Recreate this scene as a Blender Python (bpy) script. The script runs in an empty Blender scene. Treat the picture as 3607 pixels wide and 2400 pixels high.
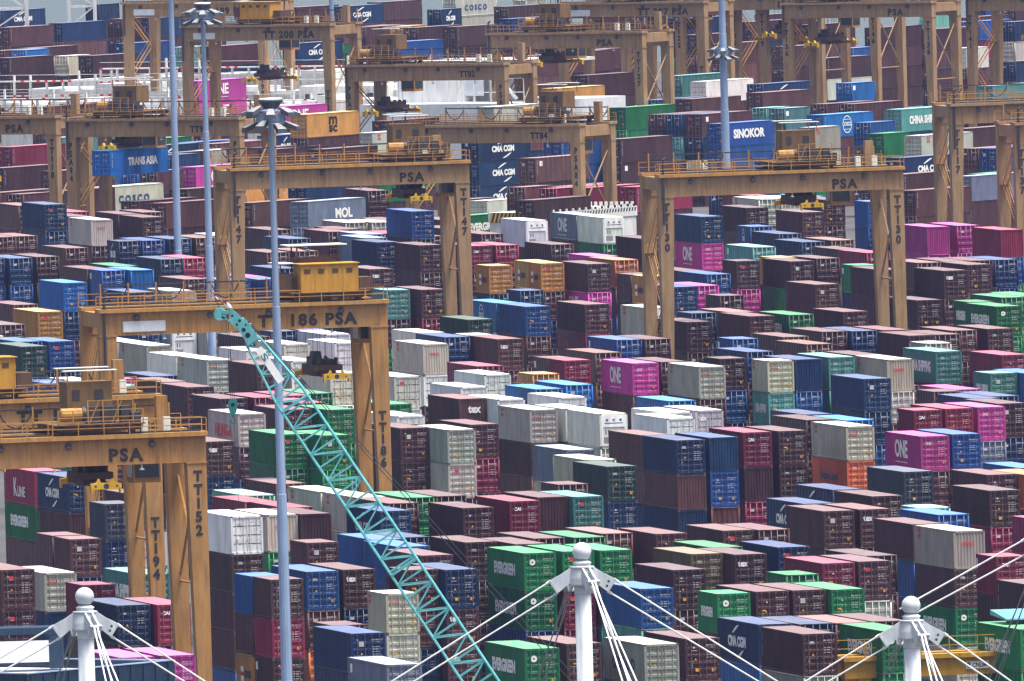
import bpy, bmesh, math, random
from mathutils import Vector, Matrix, Euler
R = math.radians
random.seed(11)
scene = bpy.context.scene
col = scene.collection

# ------------------------------------------------------------------ camera
CAM_H = 91.08
F_PX, IMG_W, IMG_H = 80000.0, 3607.0, 2400.0
PITCH, ROLL = R(2.16), R(1.6)
cam_d = bpy.data.cameras.new('camera')
cam_d.sensor_fit = 'HORIZONTAL'
cam_d.sensor_width = 36.0
cam_d.lens = F_PX / IMG_W * 36.0
cam_d.clip_start, cam_d.clip_end = 1.0, 20000.0
cam = bpy.data.objects.new('camera', cam_d)
col.objects.link(cam)
cam.matrix_world = Matrix.Translation((0, 0, CAM_H)) @ Matrix.Rotation(math.pi/2 - PITCH, 4, 'X') @ Matrix.Rotation(-ROLL, 4, 'Z')
scene.camera = cam

# ------------------------------------------------------------------ light
SUN_EL, SUN_AZ = R(74), R(120)        # azimuth clockwise from +y: behind the camera, to the right
world = bpy.data.worlds.new('World')
scene.world = world
world.use_nodes = True
wn = world.node_tree
bg = wn.nodes['Background']
sky = wn.nodes.new('ShaderNodeTexSky')
sky.sky_type = 'NISHITA'
sky.sun_disc = False
sky.sun_elevation = SUN_EL
sky.sun_rotation = SUN_AZ
sky.air_density = 1.2
sky.dust_density = 6.0
sky.ozone_density = 1.0
wn.links.new(sky.outputs[0], bg.inputs[0])
bg.inputs[1].default_value = 0.05
sun_d = bpy.data.lights.new('sun', 'SUN')
sun_d.energy = 1.5
sun_d.angle = R(20)
sun_d.color = (1.0, 0.96, 0.9)
sun = bpy.data.objects.new('sun', sun_d)
col.objects.link(sun)
sdir = Vector((math.sin(SUN_AZ)*math.cos(SUN_EL), math.cos(SUN_AZ)*math.cos(SUN_EL), math.sin(SUN_EL)))
sun.rotation_euler = sdir.to_track_quat('Z', 'Y').to_euler()
vs = scene.view_settings
vs.view_transform = 'Standard'
vs.look = 'None'
vs.exposure = 2.15
vs.gamma = 1.0
vs.use_curve_mapping = False
scene.cycles.use_denoising = True
scene.cycles.max_bounces = 5
scene.cycles.diffuse_bounces = 2
scene.cycles.glossy_bounces = 2
scene.cycles.transparent_max_bounces = 6
scene.cycles.volume_bounces = 0
scene.cycles.filter_width = 1.4

def at(px, py, Y=None, z=None):
    """Point of the place seen at a photo position, at world depth Y or at height z."""
    du, dv = px - IMG_W/2, py - IMG_H/2
    cr, sr = math.cos(ROLL), math.sin(ROLL)
    u, v = du*cr - dv*sr, du*sr + dv*cr
    dx, dz = u/F_PX, -v/F_PX
    c, s = math.cos(PITCH), math.sin(PITCH)
    yw, zw = c + dz*s, -s + dz*c
    t = (Y/yw) if Y is not None else (z - CAM_H)/zw
    return Vector((dx*t, yw*t, CAM_H + zw*t))

# ------------------------------------------------------------------ mesh helpers
class MB:
    def __init__(s): s.v, s.f, s.m = [], [], []
    def quad(s, *p, mi=0):
        n = len(s.v); s.v += [tuple(q) for q in p]; s.f.append(tuple(range(n, n+len(p)))); s.m.append(mi)
    def hexa(s, p, mi=0):
        n = len(s.v); s.v += [tuple(q) for q in p]
        for a in ((0,3,2,1),(4,5,6,7),(0,1,5,4),(1,2,6,5),(2,3,7,6),(3,0,4,7)):
            s.f.append(tuple(n+i for i in a)); s.m.append(mi)
    def box(s, x0, x1, y0, y1, z0, z1, mi=0):
        s.hexa([(x0,y0,z0),(x1,y0,z0),(x1,y1,z0),(x0,y1,z0),(x0,y0,z1),(x1,y0,z1),(x1,y1,z1),(x0,y1,z1)], mi)
    def tube(s, a, b, r, n=6, r2=None, mi=0, caps=True):
        a, b = Vector(a), Vector(b); d = b - a
        if d.length < 1e-6: return
        d.normalize(); r2 = r if r2 is None else r2
        e = Vector((0,0,1)) if abs(d.z) < .9 else Vector((1,0,0))
        x = d.cross(e).normalized(); y = d.cross(x)
        k = len(s.v)
        for c, rr in ((a, r), (b, r2)):
            for i in range(n):
                t = 2*math.pi*(i+.5)/n
                s.v.append(tuple(c + x*(rr*math.cos(t)) + y*(rr*math.sin(t))))
        for i in range(n):
            j = (i+1) % n
            s.f.append((k+i, k+n+i, k+n+j, k+j)); s.m.append(mi)
        if caps:
            s.f.append(tuple(k+i for i in range(n))); s.m.append(mi)
            s.f.append(tuple(k+n+n-1-i for i in range(n))); s.m.append(mi)
    def beam(s, a, b, w, h, mi=0):
        a, b = Vector(a), Vector(b); d = (b-a).normalized()
        e = Vector((0,0,1)) if abs(d.z) < .95 else Vector((0,1,0))
        x = d.cross(e).normalized()*(w/2); y = x.cross(d).normalized()*(h/2)
        s.hexa([a-x-y, a+x-y, a+x+y, a-x+y, b-x-y, b+x-y, b+x+y, b-x+y], mi)
    def disc(s, c, r, axis, n=14, mi=0, r0=0.0):
        c = Vector(c); ax = Vector(axis).normalized()
        e = Vector((0,0,1)) if abs(ax.z) < .9 else Vector((1,0,0))
        x = ax.cross(e).normalized(); y = ax.cross(x)
        P = [c + x*(r*math.cos(2*math.pi*i/n)) + y*(r*math.sin(2*math.pi*i/n)) for i in range(n)]
        if r0 <= 0: s.quad(*P, mi=mi)
        else:
            Q = [c + x*(r0*math.cos(2*math.pi*i/n)) + y*(r0*math.sin(2*math.pi*i/n)) for i in range(n)]
            for i in range(n): s.quad(P[i], P[(i+1)%n], Q[(i+1)%n], Q[i], mi=mi)
    def lathe(s, prof, n=20, mi=0):
        k = len(s.v)
        for r, z in prof:
            for i in range(n):
                t = 2*math.pi*i/n; s.v.append((r*math.cos(t), r*math.sin(t), z))
        for j in range(len(prof)-1):
            for i in range(n):
                a = k+j*n+i; b = k+j*n+(i+1)%n
                s.f.append((a, b, b+n, a+n)); s.m.append(mi)
    def prism(s, poly, y0, y1, mi=0):
        """poly in (x,z), extruded along y"""
        n = len(poly); k = len(s.v)
        s.v += [(x, y0, z) for x, z in poly] + [(x, y1, z) for x, z in poly]
        s.f.append(tuple(k+i for i in range(n))); s.m.append(mi)
        s.f.append(tuple(k+n+n-1-i for i in range(n))); s.m.append(mi)
        for i in range(n):
            j = (i+1) % n; s.f.append((k+i, k+n+i, k+n+j, k+j)); s.m.append(mi)
    def mesh(s, name, mats, smooth=False):
        me = bpy.data.meshes.new(name)
        me.from_pydata(s.v, [], s.f)
        for m in mats: me.materials.append(m)
        if len(mats) > 1: me.polygons.foreach_set('material_index', s.m)
        if smooth: me.polygons.foreach_set('use_smooth', [True]*len(me.polygons))
        me.update()
        return me

def obj(name, me, parent=None, loc=(0,0,0), rz=0.0):
    o = bpy.data.objects.new(name, me)
    col.objects.link(o)
    o.parent = parent
    if name in ('lettering', 'print', 'side_print', 'lacing', 'boom_lacing'): o['kind'] = 'stuff'
    o.location = loc
    if rz: o.rotation_euler = (0, 0, rz)
    return o
def tag(o, label, cat, group=None, kind=None):
    if label: o['label'] = label
    if cat: o['category'] = cat
    if group: o['group'] = group
    if kind: o['kind'] = kind
    return o

# ------------------------------------------------------------------ materials
def new_mat(name):
    m = bpy.data.materials.new(name); m.use_nodes = True
    nt = m.node_tree; b = nt.nodes['Principled BSDF']
    return m, nt, b
def nd(nt, t, **kw):
    n = nt.nodes.new(t)
    for k, v in kw.items(): setattr(n, k, v)
    return n
def mixc(nt, fac, a, b, mode='MIX'):
    n = nt.nodes.new('ShaderNodeMix'); n.data_type = 'RGBA'; n.blend_type = mode
    for i, x in ((0, fac), (6, a), (7, b)):
        if isinstance(x, (int, float)): n.inputs[i].default_value = x
        elif isinstance(x, tuple): n.inputs[i].default_value = (*x, 1) if len(x) == 3 else x
        else: nt.links.new(x, n.inputs[i])
    return n.outputs[2]
def ramp(nt, src, lo, hi, a=0.0, b=1.0):
    n = nt.nodes.new('ShaderNodeMapRange'); n.clamp = True
    nt.links.new(src, n.inputs[0])
    n.inputs[1].default_value, n.inputs[2].default_value = lo, hi
    n.inputs[3].default_value, n.inputs[4].default_value = a, b
    return n.outputs[0]
def coords(nt, scale, rnd=True):
    tc = nd(nt, 'ShaderNodeTexCoord')
    mp = nd(nt, 'ShaderNodeMapping')
    mp.inputs['Scale'].default_value = scale
    nt.links.new(tc.outputs['Object'], mp.inputs[0])
    if rnd:
        oi = nd(nt, 'ShaderNodeObjectInfo')
        mu = nd(nt, 'ShaderNodeMath', operation='MULTIPLY'); mu.inputs[1].default_value = 90.0
        nt.links.new(oi.outputs['Random'], mu.inputs[0])
        nt.links.new(mu.outputs[0], mp.inputs['Location'])
    return mp.outputs[0]
def noise(nt, vec, scale, detail=3.0, rough=.55):
    n = nd(nt, 'ShaderNodeTexNoise')
    n.inputs['Scale'].default_value = scale; n.inputs['Detail'].default_value = detail; n.inputs['Roughness'].default_value = rough
    nt.links.new(vec, n.inputs['Vector'])
    return n.outputs[0]

def weathered(name, src, rough=.5, rust=.35, roof=False, spec=.15, fade_skylight=(2.3, .10), dirt=0.0):
    """Painted steel. src: 'object' (object colour), 'attr' (colour attribute) or an rgb tuple."""
    m, nt, b = new_mat(name)
    if src == 'object': c = nd(nt, 'ShaderNodeObjectInfo').outputs['Color']
    elif src == 'attr':
        a = nd(nt, 'ShaderNodeAttribute'); a.attribute_name = 'col'; c = a.outputs['Color']
    else:
        q = nd(nt, 'ShaderNodeRGB'); q.outputs[0].default_value = (*src, 1); c = q.outputs[0]
    rnd = src != 'attr'
    if roof:  # roofs paler than the sides: sun fading plus sky brightness put into the colour
        k = mixc(nt, 1.0, c, (fade_skylight[0],)*3, 'MULTIPLY')
        c = mixc(nt, 1.0, k, (fade_skylight[1], fade_skylight[1]*.97, fade_skylight[1]*.93), 'ADD')
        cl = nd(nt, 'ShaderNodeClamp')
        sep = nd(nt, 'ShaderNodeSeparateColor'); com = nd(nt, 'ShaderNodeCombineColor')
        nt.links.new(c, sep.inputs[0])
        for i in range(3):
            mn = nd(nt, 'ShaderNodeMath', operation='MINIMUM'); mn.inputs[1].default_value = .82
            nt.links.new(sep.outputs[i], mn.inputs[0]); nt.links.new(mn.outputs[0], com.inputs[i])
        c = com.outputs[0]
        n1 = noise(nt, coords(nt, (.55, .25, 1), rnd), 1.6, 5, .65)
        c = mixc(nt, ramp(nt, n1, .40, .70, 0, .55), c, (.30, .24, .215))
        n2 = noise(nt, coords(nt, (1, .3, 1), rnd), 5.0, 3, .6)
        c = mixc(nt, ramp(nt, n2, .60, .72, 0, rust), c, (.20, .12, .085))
    else:
        n1 = noise(nt, coords(nt, (1.2, .5, .22), rnd), 1.5, 4, .6)
        lo = mixc(nt, 1.0, c, (.66, .66, .66), 'MULTIPLY')
        hi = mixc(nt, .025, c, (.42, .38, .36))
        c = mixc(nt, ramp(nt, n1, .32, .70), lo, hi)
        n2 = noise(nt, coords(nt, (2.2, 1.4, .45), rnd), 2.6, 5, .65)
        c = mixc(nt, ramp(nt, n2, .63-.05*dirt, .74, 0, rust), c, (.13, .052, .025))
        if dirt:
            n4 = noise(nt, coords(nt, (1.6, 1.2, .10), rnd), 1.8, 6, .7)
            c = mixc(nt, ramp(nt, n4, .50, .68, 0, dirt), c, (.085, .052, .028))
            n5 = noise(nt, coords(nt, (.35, .35, .5), rnd), .8, 3, .5)
            c = mixc(nt, ramp(nt, n5, .35, .7, 0, dirt*.6), c, (.36, .27, .17))
    nt.links.new(c, b.inputs['Base Color'])
    n3 = noise(nt, coords(nt, (1, 1, 1), rnd), 4.0, 2)
    nt.links.new(ramp(nt, n3, .3, .7, rough-.08, rough+.15), b.inputs['Roughness'])
    b.inputs['Specular IOR Level'].default_value = spec
    return m
def plain(name, rgb, rough=.6, metal=0.0, spec=.4, var=.12, scale=2.0):
    m, nt, b = new_mat(name)
    n1 = noise(nt, coords(nt, (1, 1, .5)), scale, 4, .6)
    c = mixc(nt, ramp(nt, n1, .3, .7), tuple(x*(1-var) for x in rgb), tuple(min(1, x*(1+var)) for x in rgb))
    nt.links.new(c, b.inputs['Base Color'])
    b.inputs['Roughness'].default_value = rough
    b.inputs['Metallic'].default_value = metal
    b.inputs['Specular IOR Level'].default_value = spec
    return m
M = {}
M['paint'] = weathered('container_paint', 'object')
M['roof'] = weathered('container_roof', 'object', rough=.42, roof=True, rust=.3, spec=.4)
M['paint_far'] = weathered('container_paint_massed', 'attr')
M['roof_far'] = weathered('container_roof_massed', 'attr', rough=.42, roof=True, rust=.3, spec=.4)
M['galv'] = plain('galvanised_steel', (.30, .30, .32), .5, .3)
def rod_mat(name, src):
    m, nt, b = new_mat(name)
    if src == 'object': c = nd(nt, 'ShaderNodeObjectInfo').outputs['Color']
    else:
        a = nd(nt, 'ShaderNodeAttribute'); a.attribute_name = 'col'; c = a.outputs['Color']
    nt.links.new(mixc(nt, .25, c, (.27, .26, .27)), b.inputs['Base Color'])
    b.inputs['Roughness'].default_value = .45
    return m
M['rod'] = rod_mat('locking_rod_paint', 'object')
M['rod_far'] = rod_mat('locking_rod_paint_massed', 'attr')
M['cast'] = plain('corner_casting', (.10, .07, .055), .7)
M['rubber'] = plain('dark_rubber', (.015, .015, .017), .7)
M['black'] = plain('black_paint', (.012, .011, .012), .55)
M['white'] = plain('white_print', (.74, .74, .72), .6, var=.08)
M['printw'] = plain('dull_white_print', (.46, .45, .45), .65, var=.2)
M['yellowp'] = plain('yellow_print', (.70, .34, .03), .6)
M['redp'] = plain('red_print', (.55, .03, .035), .6)
M['bluep'] = plain('navy_print', (.015, .05, .14), .6)
M['greenp'] = plain('green_print', (.02, .35, .12), .6)
M['crane'] = weathered('crane_yellow', (.47, .235, .062), .55, .75, dirt=.5)
M['crane2'] = weathered('crane_ochre', (.37, .225, .105), .6, .7, dirt=.5)
M['cranetop'] = weathered('crane_bright_yellow', (.50, .26, .065), .5, .5, dirt=.3)
M['cranemach'] = weathered('machinery_yellow', (.58, .30, .04), .5, .35)
M['machbrown'] = weathered('grimy_machinery', (.20, .12, .05), .65, .6)
M['dark'] = plain('greasy_machinery', (.035, .033, .036), .6)
M['brown'] = weathered('rusty_headblock', (.11, .065, .04), .7, .5)
M['spreader'] = weathered('spreader_yellow', (.68, .40, .02), .5, .3)
M['letter'] = plain('faded_black_lettering', (.028, .024, .022), .7, var=.3)
M['glass'] = plain('cabin_glass', (.02, .035, .045), .12, spec=.6)
M['sheet'] = plain('white_sheet_roof', (.62, .66, .60), .6)
M['pole'] = plain('mast_grey_blue_paint', (.24, .33, .49), .45, var=.16, scale=.5)
M['lampdark'] = plain('lamp_housing', (.055, .065, .08), .5)
M['teal'] = plain('teal_boom_paint', (.11, .41, .43), .5, var=.25)
M['teald'] = plain('dark_teal_paint', (.02, .20, .19), .45)
M['mastw'] = weathered('white_mast_paint', (.66, .72, .77), .45, .12, dirt=.10)
M['cable'] = plain('white_stay_cable', (.72, .72, .70), .5)
M['cabled'] = plain('grey_stay_cable', (.16, .19, .22), .5)
M['rope'] = plain('steel_rope', (.035, .035, .04), .6)
M['navy'] = plain('navy_cladding', (.008, .028, .06), .45, var=.25)
M['roofl'] = plain('pale_roof_sheet', (.62, .65, .68), .6)
M['shipw'] = weathered('ship_white', (.74, .74, .72), .5, .18)
M['gantry'] = weathered('gantry_yellow', (.52, .27, .014), .5, .35, dirt=.25)
M['cabblue'] = plain('blue_cabin_paint', (.03, .13, .19), .5)
M['cabroof'] = plain('pale_blue_cabin_roof', (.14, .34, .45), .5)
M['hazy'] = plain('hazard_yellow', (.60, .36, .06), .6)
M['concrete'] = plain('pale_concrete', (.58, .58, .56), .8)

# ------------------------------------------------------------------ ground and water
def ground_mat():
    m, nt, b = new_mat('yard_asphalt')
    n1 = noise(nt, coords(nt, (1, 1, 1), False), .05, 6, .65)
    n2 = noise(nt, coords(nt, (1, 1, 1), False), 1.2, 4, .6)
    c = mixc(nt, ramp(nt, n1, .35, .65), (.045, .045, .048), (.085, .082, .078))
    c = mixc(nt, ramp(nt, n2, .4, .7, 0, .5), c, (.06, .058, .055))
    nt.links.new(c, b.inputs['Base Color']); b.inputs['Roughness'].default_value = .85
    return m
g = MB(); g.quad((-1400, -200, 0), (1400, -200, 0), (1400, 3560, 0), (-1400, 3560, 0))
tag(obj('yard_ground', g.mesh('yard_ground', [ground_mat()])), None, None, kind='structure')
m, nt, b = new_mat('harbour_water')
b.inputs['Base Color'].default_value = (.10, .14, .15, 1); b.inputs['Roughness'].default_value = .18
bn = nd(nt, 'ShaderNodeBump'); bn.inputs['Strength'].default_value = .25
nt.links.new(noise(nt, coords(nt, (1, 1, 1), False), .6, 5), bn.inputs['Height']); nt.links.new(bn.outputs[0], b.inputs['Normal'])
g = MB(); g.quad((-1400, 3560, -1.5), (1400, 3560, -1.5), (1400, 7000, -1.5), (-1400, 7000, -1.5))
tag(obj('water', g.mesh('water', [m])), None, None, kind='structure')
g = MB(); g.box(-1400, 1400, 3558, 3560.5, -1.6, -.004)
tag(obj('quay_wall', g.mesh('quay_wall', [M['concrete']])), None, None, kind='structure')
def sobj(*a, **k):
    o = obj(*a, **k); o['kind'] = 'stuff'; return o
# ------------------------------------------------------------------ containers
CW, CH, TIER = 2.438, 2.896, 2.908
YAW = {'A': R(13.0), 'B': R(-31.5)}
COL = dict(m=(.067,.028,.031), M=(.21,.022,.055), r=(.115,.052,.047), b=(.006,.029,.090), B=(.011,.068,.25), c=(.008,.12,.38),
  g=(.008,.16,.052), G=(.018,.06,.045), t=(.075,.24,.23), T=(.2,.5,.42), w=(.80,.79,.76), W=(.44,.43,.36), p=(.48,.050,.28),
  o=(.50,.13,.045), y=(.52,.26,.06), s=(.15,.19,.27), k=(.03,.045,.07), n=(.125,.078,.048))

def corr(mb, a, b, n, depth, nrm, z0, z1, mi=0):
    """corrugated wall from a to b (plan points), recessed by depth against nrm"""
    a, b, nrm = Vector(a), Vector(b), Vector(nrm)
    pts = []
    for i in range(n):
        for t, d in ((0, 0), (.26, 0), (.5, 1), (.76, 1)):
            pts.append(a + (b-a)*((i+t)/n) - nrm*(depth*d))
    pts.append(b.copy())
    for p, q in zip(pts[:-1], pts[1:]):
        mb.quad((p.x,p.y,z0), (q.x,q.y,z0), (q.x,q.y,z1), (p.x,p.y,z1), mi=mi)
def body_mesh(L, kind, detail=True):
    """x across, y along (door end at -L/2), z up; slots: paint, roof, casting"""
    mb = MB(); w, l, h = CW/2, L/2, CH
    pw = .13
    ns = (44 if L > 8 else 22) if detail else (12 if L > 8 else 6)
    dep = .034 if kind == 'dry' else .010
    for sx in (-1, 1):
        for sy in (-1, 1):
            x0, x1 = sorted((sx*w, sx*(w-pw))); y0, y1 = sorted((sy*l, sy*(l-pw)))
            mb.box(x0, x1, y0, y1, .118, h-.118)
        x0, x1 = sorted((sx*w, sx*(w-.06)))
        mb.box(x0, x1, -l+pw, l-pw, 0.03, .19)
        mb.box(x0, x1, -l+pw, l-pw, h-.10, h-.012)
        xs = sx*(w-.012)
        if sx < 0: corr(mb, (xs, l-pw, 0), (xs, -l+pw, 0), ns, dep, (-1,0,0), .19, h-.10)
        else: corr(mb, (xs, -l+pw, 0), (xs, l-pw, 0), ns, dep, (1,0,0), .19, h-.10)
    # ends: bottom sill, top header
    for sy in (-1, 1):
        y0, y1 = sorted((sy*l, sy*(l-.12)))
        mb.box(-w+pw, w-pw, y0, y1, .02, .17)
        mb.box(-w+pw, w-pw, y0, y1, h-.15, h-.012)
    # front wall (far end)
    corr(mb, (w-pw, l-.02, 0), (-w+pw, l-.02, 0), 9 if detail else 5, .045 if kind == 'dry' else .01, (0,1,0), .17, h-.15)
    # door wall backing
    mb.quad((-w+pw, -l+.11, .17), (w-pw, -l+.11, .17), (w-pw, -l+.11, h-.15), (-w+pw, -l+.11, h-.15))
    # roof, gently corrugated across
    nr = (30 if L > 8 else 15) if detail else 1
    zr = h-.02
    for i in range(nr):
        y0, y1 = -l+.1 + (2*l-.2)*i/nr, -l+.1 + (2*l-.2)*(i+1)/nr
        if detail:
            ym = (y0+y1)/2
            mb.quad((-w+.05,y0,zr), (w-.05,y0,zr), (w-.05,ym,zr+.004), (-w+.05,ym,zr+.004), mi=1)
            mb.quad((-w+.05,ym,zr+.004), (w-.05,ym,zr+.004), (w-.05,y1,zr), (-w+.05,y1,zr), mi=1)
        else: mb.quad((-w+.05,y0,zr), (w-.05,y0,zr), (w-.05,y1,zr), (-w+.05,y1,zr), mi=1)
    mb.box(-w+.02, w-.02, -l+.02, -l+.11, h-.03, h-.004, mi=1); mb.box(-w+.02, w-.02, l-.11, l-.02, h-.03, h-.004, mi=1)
    mb.quad((-w,-l,.05), (-w,l,.05), (w,l,.05), (w,-l,.05))
    for sx in (-1, 1):
        for sy in (-1, 1):
            for z0 in (0, h-.118):
                x0, x1 = sorted((sx*(w+.003), sx*(w-.162))); y0, y1 = sorted((sy*(l+.003), sy*(l-.178)))
                mb.box(x0, x1, y0, y1, z0, z0+.118, mi=2)
    return mb
def door_mesh(kind):
    """one leaf, hinge edge at x=0, closing edge at x=1.075, face towards -y"""
    mb = MB(); w, z0, z1 = 1.075, 0.0, CH-.335
    if kind == 'dry':
        prof = [(0, 0)]
        nb = 5; hb = (z1-.16)/nb
        for i in range(nb):
            zb = .08 + i*hb
            prof += [(zb+hb*.16, 0), (zb+hb*.28, .04), (zb+hb*.72, .04), (zb+hb*.84, 0)]
        prof.append((z1, 0))
        for (za, da), (zb, db) in zip(prof[:-1], prof[1:]):
            mb.quad((.05,da,za), (w-.05,da,za), (w-.05,db,zb), (.05,db,zb))
        for zz, yy in prof[1:-1:4]: pass
    else:
        mb.quad((.05,0.01,z0), (w-.05,0.01,z0), (w-.05,0.01,z1), (.05,0.01,z1))
        for zz in (.62, 1.28, 1.94): mb.box(.06, w-.06, -.004, .008, zz, zz+.05, mi=1)
    mb.box(0, .05, -.012, .03, z0, z1); mb.box(w-.05, w-.012, -.012, .03, z0, z1)
    mb.box(w-.012, w, -.006, .03, z0, z1, mi=1)
    mb.box(.05, w-.05, -.010, .03, z0, .06); mb.box(.05, w-.05, -.010, .03, z1-.06, z1)
    for zz in (.2, .85, 1.6, 2.3): mb.box(-.045, .06, -.03, -.013, zz, zz+.09, mi=2)
    return mb.mesh('door_'+kind, [M['paint'], M['rubber'], M['rod']])
def bar_mesh():
    mb = MB(); h = CH-.29
    mb.tube((0,0,-.04), (0,0,h), .026, 6)
    for z in (-.02, h-.06): mb.box(-.07, .07, -.03, .03, z, z+.06)
    for z in (.45, 1.3, 2.1): mb.box(-.05, .05, -.012, .034, z, z+.05)
    mb.box(-.02, .40, -.035, -.015, .98, 1.02); mb.box(-.06, .02, -.04, .01, .95, 1.05)
    return mb.mesh('locking_bar', [M['rod']])
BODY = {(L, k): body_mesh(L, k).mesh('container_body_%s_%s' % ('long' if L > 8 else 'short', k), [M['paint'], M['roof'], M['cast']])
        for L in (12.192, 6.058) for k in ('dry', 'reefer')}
DOOR = {k: door_mesh(k) for k in ('dry', 'reefer')}
BAR = bar_mesh()

# --- print on the doors: white data lines, yellow warning labels
def marks_right(seed):
    rnd = random.Random(seed); mb = MB(); y = -.016
    def q(x0, x1, z0, z1, mi=0): mb.quad((x0,y,z0), (x1,y,z0), (x1,y,z1), (x0,y,z1), mi=mi)
    x = .20
    for wd in (.06,.06,.06,.06,0,.05,.05,.05,.05,.05,.05,0,.06):
        if wd: q(x, x+wd*.75, 2.20, 2.29)
        x += .062
    for i in range(3): q(.62+.06*i, .66+.06*i, 2.05, 2.12)
    for r in range(rnd.randint(3, 5)):
        z = 1.72 - .17*r
        q(.30, .40, z, z+.055)
        for i in range(rnd.randint(3, 5)): q(.50+.075*i, .55+.075*i, z, z+.06)
    if rnd.random() < .5: q(.62, .86, .42, .66, 1)
    if rnd.random() < .5: mb.quad((.4,y,.70), (.54,y,.70), (.47,y,.83), mi=1)
    if rnd.random() < .6: q(.78, .90, .12, .19)
    return mb.mesh('door_print', [M['printw'], M['yellowp'], M['redp']])
def marks_left(seed):
    rnd = random.Random(seed); mb = MB(); y = -.016
    def q(x0, x1, z0, z1, mi=0): mb.quad((x0,y,z0), (x1,y,z0), (x1,y,z1), (x0,y,z1), mi=mi)
    k = seed % 6
    if k == 0: q(.30, .72, 2.02, 2.06); q(.36, .66, 2.1, 2.2)
    if k == 1: mb.disc((.30, y, 2.2), .09, (0,-1,0), 12); q(.40, .74, 1.95, 2.25, 2); q(.42, .72, 1.95, 2.0)
    if k == 2: mb.disc((.28, y, 2.25), .08, (0,-1,0), 12); q(.40, .76, 1.78, 2.14)
    if k == 3: q(.22, .60, 1.30, 1.40, 1); mb.disc((.66, y, 1.95), .07, (0,-1,0), 10)
    if k == 4: mb.disc((.48, y, 2.1), .08, (0,-1,0), 10); q(.3, .7, 1.86, 1.9)
    if k == 5: q(.24, .5, 2.05, 2.18)
    mb.quad((.50,y,1.22), (.66,y,1.22), (.58,y,1.38), mi=1)
    if rnd.random() < .5: q(.22, .40, 1.12, 1.17)
    q(.22, .36, .72, .98, 3)
    if rnd.random() < .4: q(.56, .84, .44, .66, 1)
    return mb.mesh('door_print', [M['printw'], M['yellowp'], M['redp'], M['galv']])
MR = [marks_right(s) for s in range(6)]
ML = [marks_left(s) for s in range(6)]
def side_id():
    mb = MB()
    for i in range(11):
        if i in (4,): continue
        mb.quad((-.045, 0, -.16*i), (.045, 0, -.16*i), (.045, 0, -.16*i+.10), (-.045, 0, -.16*i+.10))
    return mb.mesh('side_print', [M['printw']])
SIDEID = side_id()

# --- lettering: flat text meshes, centred, in the x-z plane, facing -y
_dg = None
def text_me(txt, w, h, mat, bold=.012, spacing=1.0, vertical=False, key=None):
    cu = bpy.data.curves.new('lettering', 'FONT')
    cu.body = '\n'.join(txt) if vertical else txt
    cu.align_x = 'CENTER'; cu.space_character = spacing; cu.offset = bold; cu.resolution_u = 3
    cu.space_line = 1.0 if not vertical else .98
    cu.extrude = .004
    t = bpy.data.objects.new('lettering_source', cu); col.objects.link(t)
    bpy.context.view_layer.update()
    me = bpy.data.meshes.new_from_object(t.evaluated_get(bpy.context.evaluated_depsgraph_get()))
    bpy.data.objects.remove(t); bpy.data.curves.remove(cu)
    xs = [v.co.x for v in me.vertices]; ys = [v.co.y for v in me.vertices]
    cx, cy = (min(xs)+max(xs))/2, (min(ys)+max(ys))/2
    sx = w/(max(xs)-min(xs)); sy = h/(max(ys)-min(ys))
    for v in me.vertices:
        v.co = Vector(((v.co.x-cx)*sx, -v.co.z, (v.co.y-cy)*sy))
    me.materials.clear(); me.materials.append(mat)
    me.name = 'lettering'
    return me
def join_me(parts, mats):
    mb = MB()
    for me, dx, dz, mi in parts:
        k = len(mb.v)
        mb.v += [(v.co.x+dx, v.co.y, v.co.z+dz) for v in me.vertices]
        for p in me.polygons: mb.f.append(tuple(k+i for i in p.vertices)); mb.m.append(mi)
    return mb.mesh('lettering', mats)
def swoosh(w, h, flip):
    mb = MB(); n = 8; up, lo = [], []
    for i in range(n+1):
        t = i/n; x = -w/2 + w*t
        c = math.sin(t*math.pi/2)*h; th = .30*h*math.sin(math.pi*min(1, t*.9+.08))+.02
        up.append((x, c)); lo.append((x, c-th-.04))
    P = up + lo[::-1]
    if flip: P = [(-x, -z) for x, z in P]
    mb.quad(*[(x, -.004, z) for x, z in P])
    return mb.mesh('swoosh', [M['white']])
SIDE = {}
_t = text_me
SIDE['E'] = (_t('EVERGREEN', 6.9, .92, M['white'], .055), .47, 1.52)
_one = _t('ONE', 4.3, 1.5, M['white'], .03, .95); _sub = MB()
for i in range(14): _sub.quad((-2+.29*i, -.004, -.05), (-1.8+.29*i, -.004, -.05), (-1.8+.29*i, -.004, .05), (-2+.29*i, -.004, .05))
SIDE['O'] = (join_me([(_one, 0, .15, 0), (_sub.mesh('strap', [M['white']]), 0, -.95, 0)], [M['white']]), .45, 1.5)
_cm = _t('CMA CGM', 5.2, .78, M['white'], .055)
SIDE['C'] = (join_me([(_cm, 0, 0, 0), (swoosh(1.9, .55, False), -.3, .62, 0), (swoosh(1.9, .55, True), .9, -.62, 0)], [M['white']]), .47, 1.45)
SIDE['S'] = (_t('COSCO', 6.6, .9, M['bluep'], .05, 1.5), .48, 1.35)
_k1 = _t('K', 1.3, 1.5, M['white'], .02); _k2 = _t('LINE', 2.9, .85, M['white'], .02)
SIDE['K'] = (join_me([(_k1, -1.6, .12, 0), (_k2, .75, -.2, 0)], [M['white']]), .5, 1.25)
SIDE['H'] = (_t('CHINA SHIPPING', 8.2, 1.05, M['white'], .05), .5, 1.45)
SIDE['N'] = (_t('SINOKOR', 7.5, 1.15, M['white'], .05), .5, 1.5)
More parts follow.
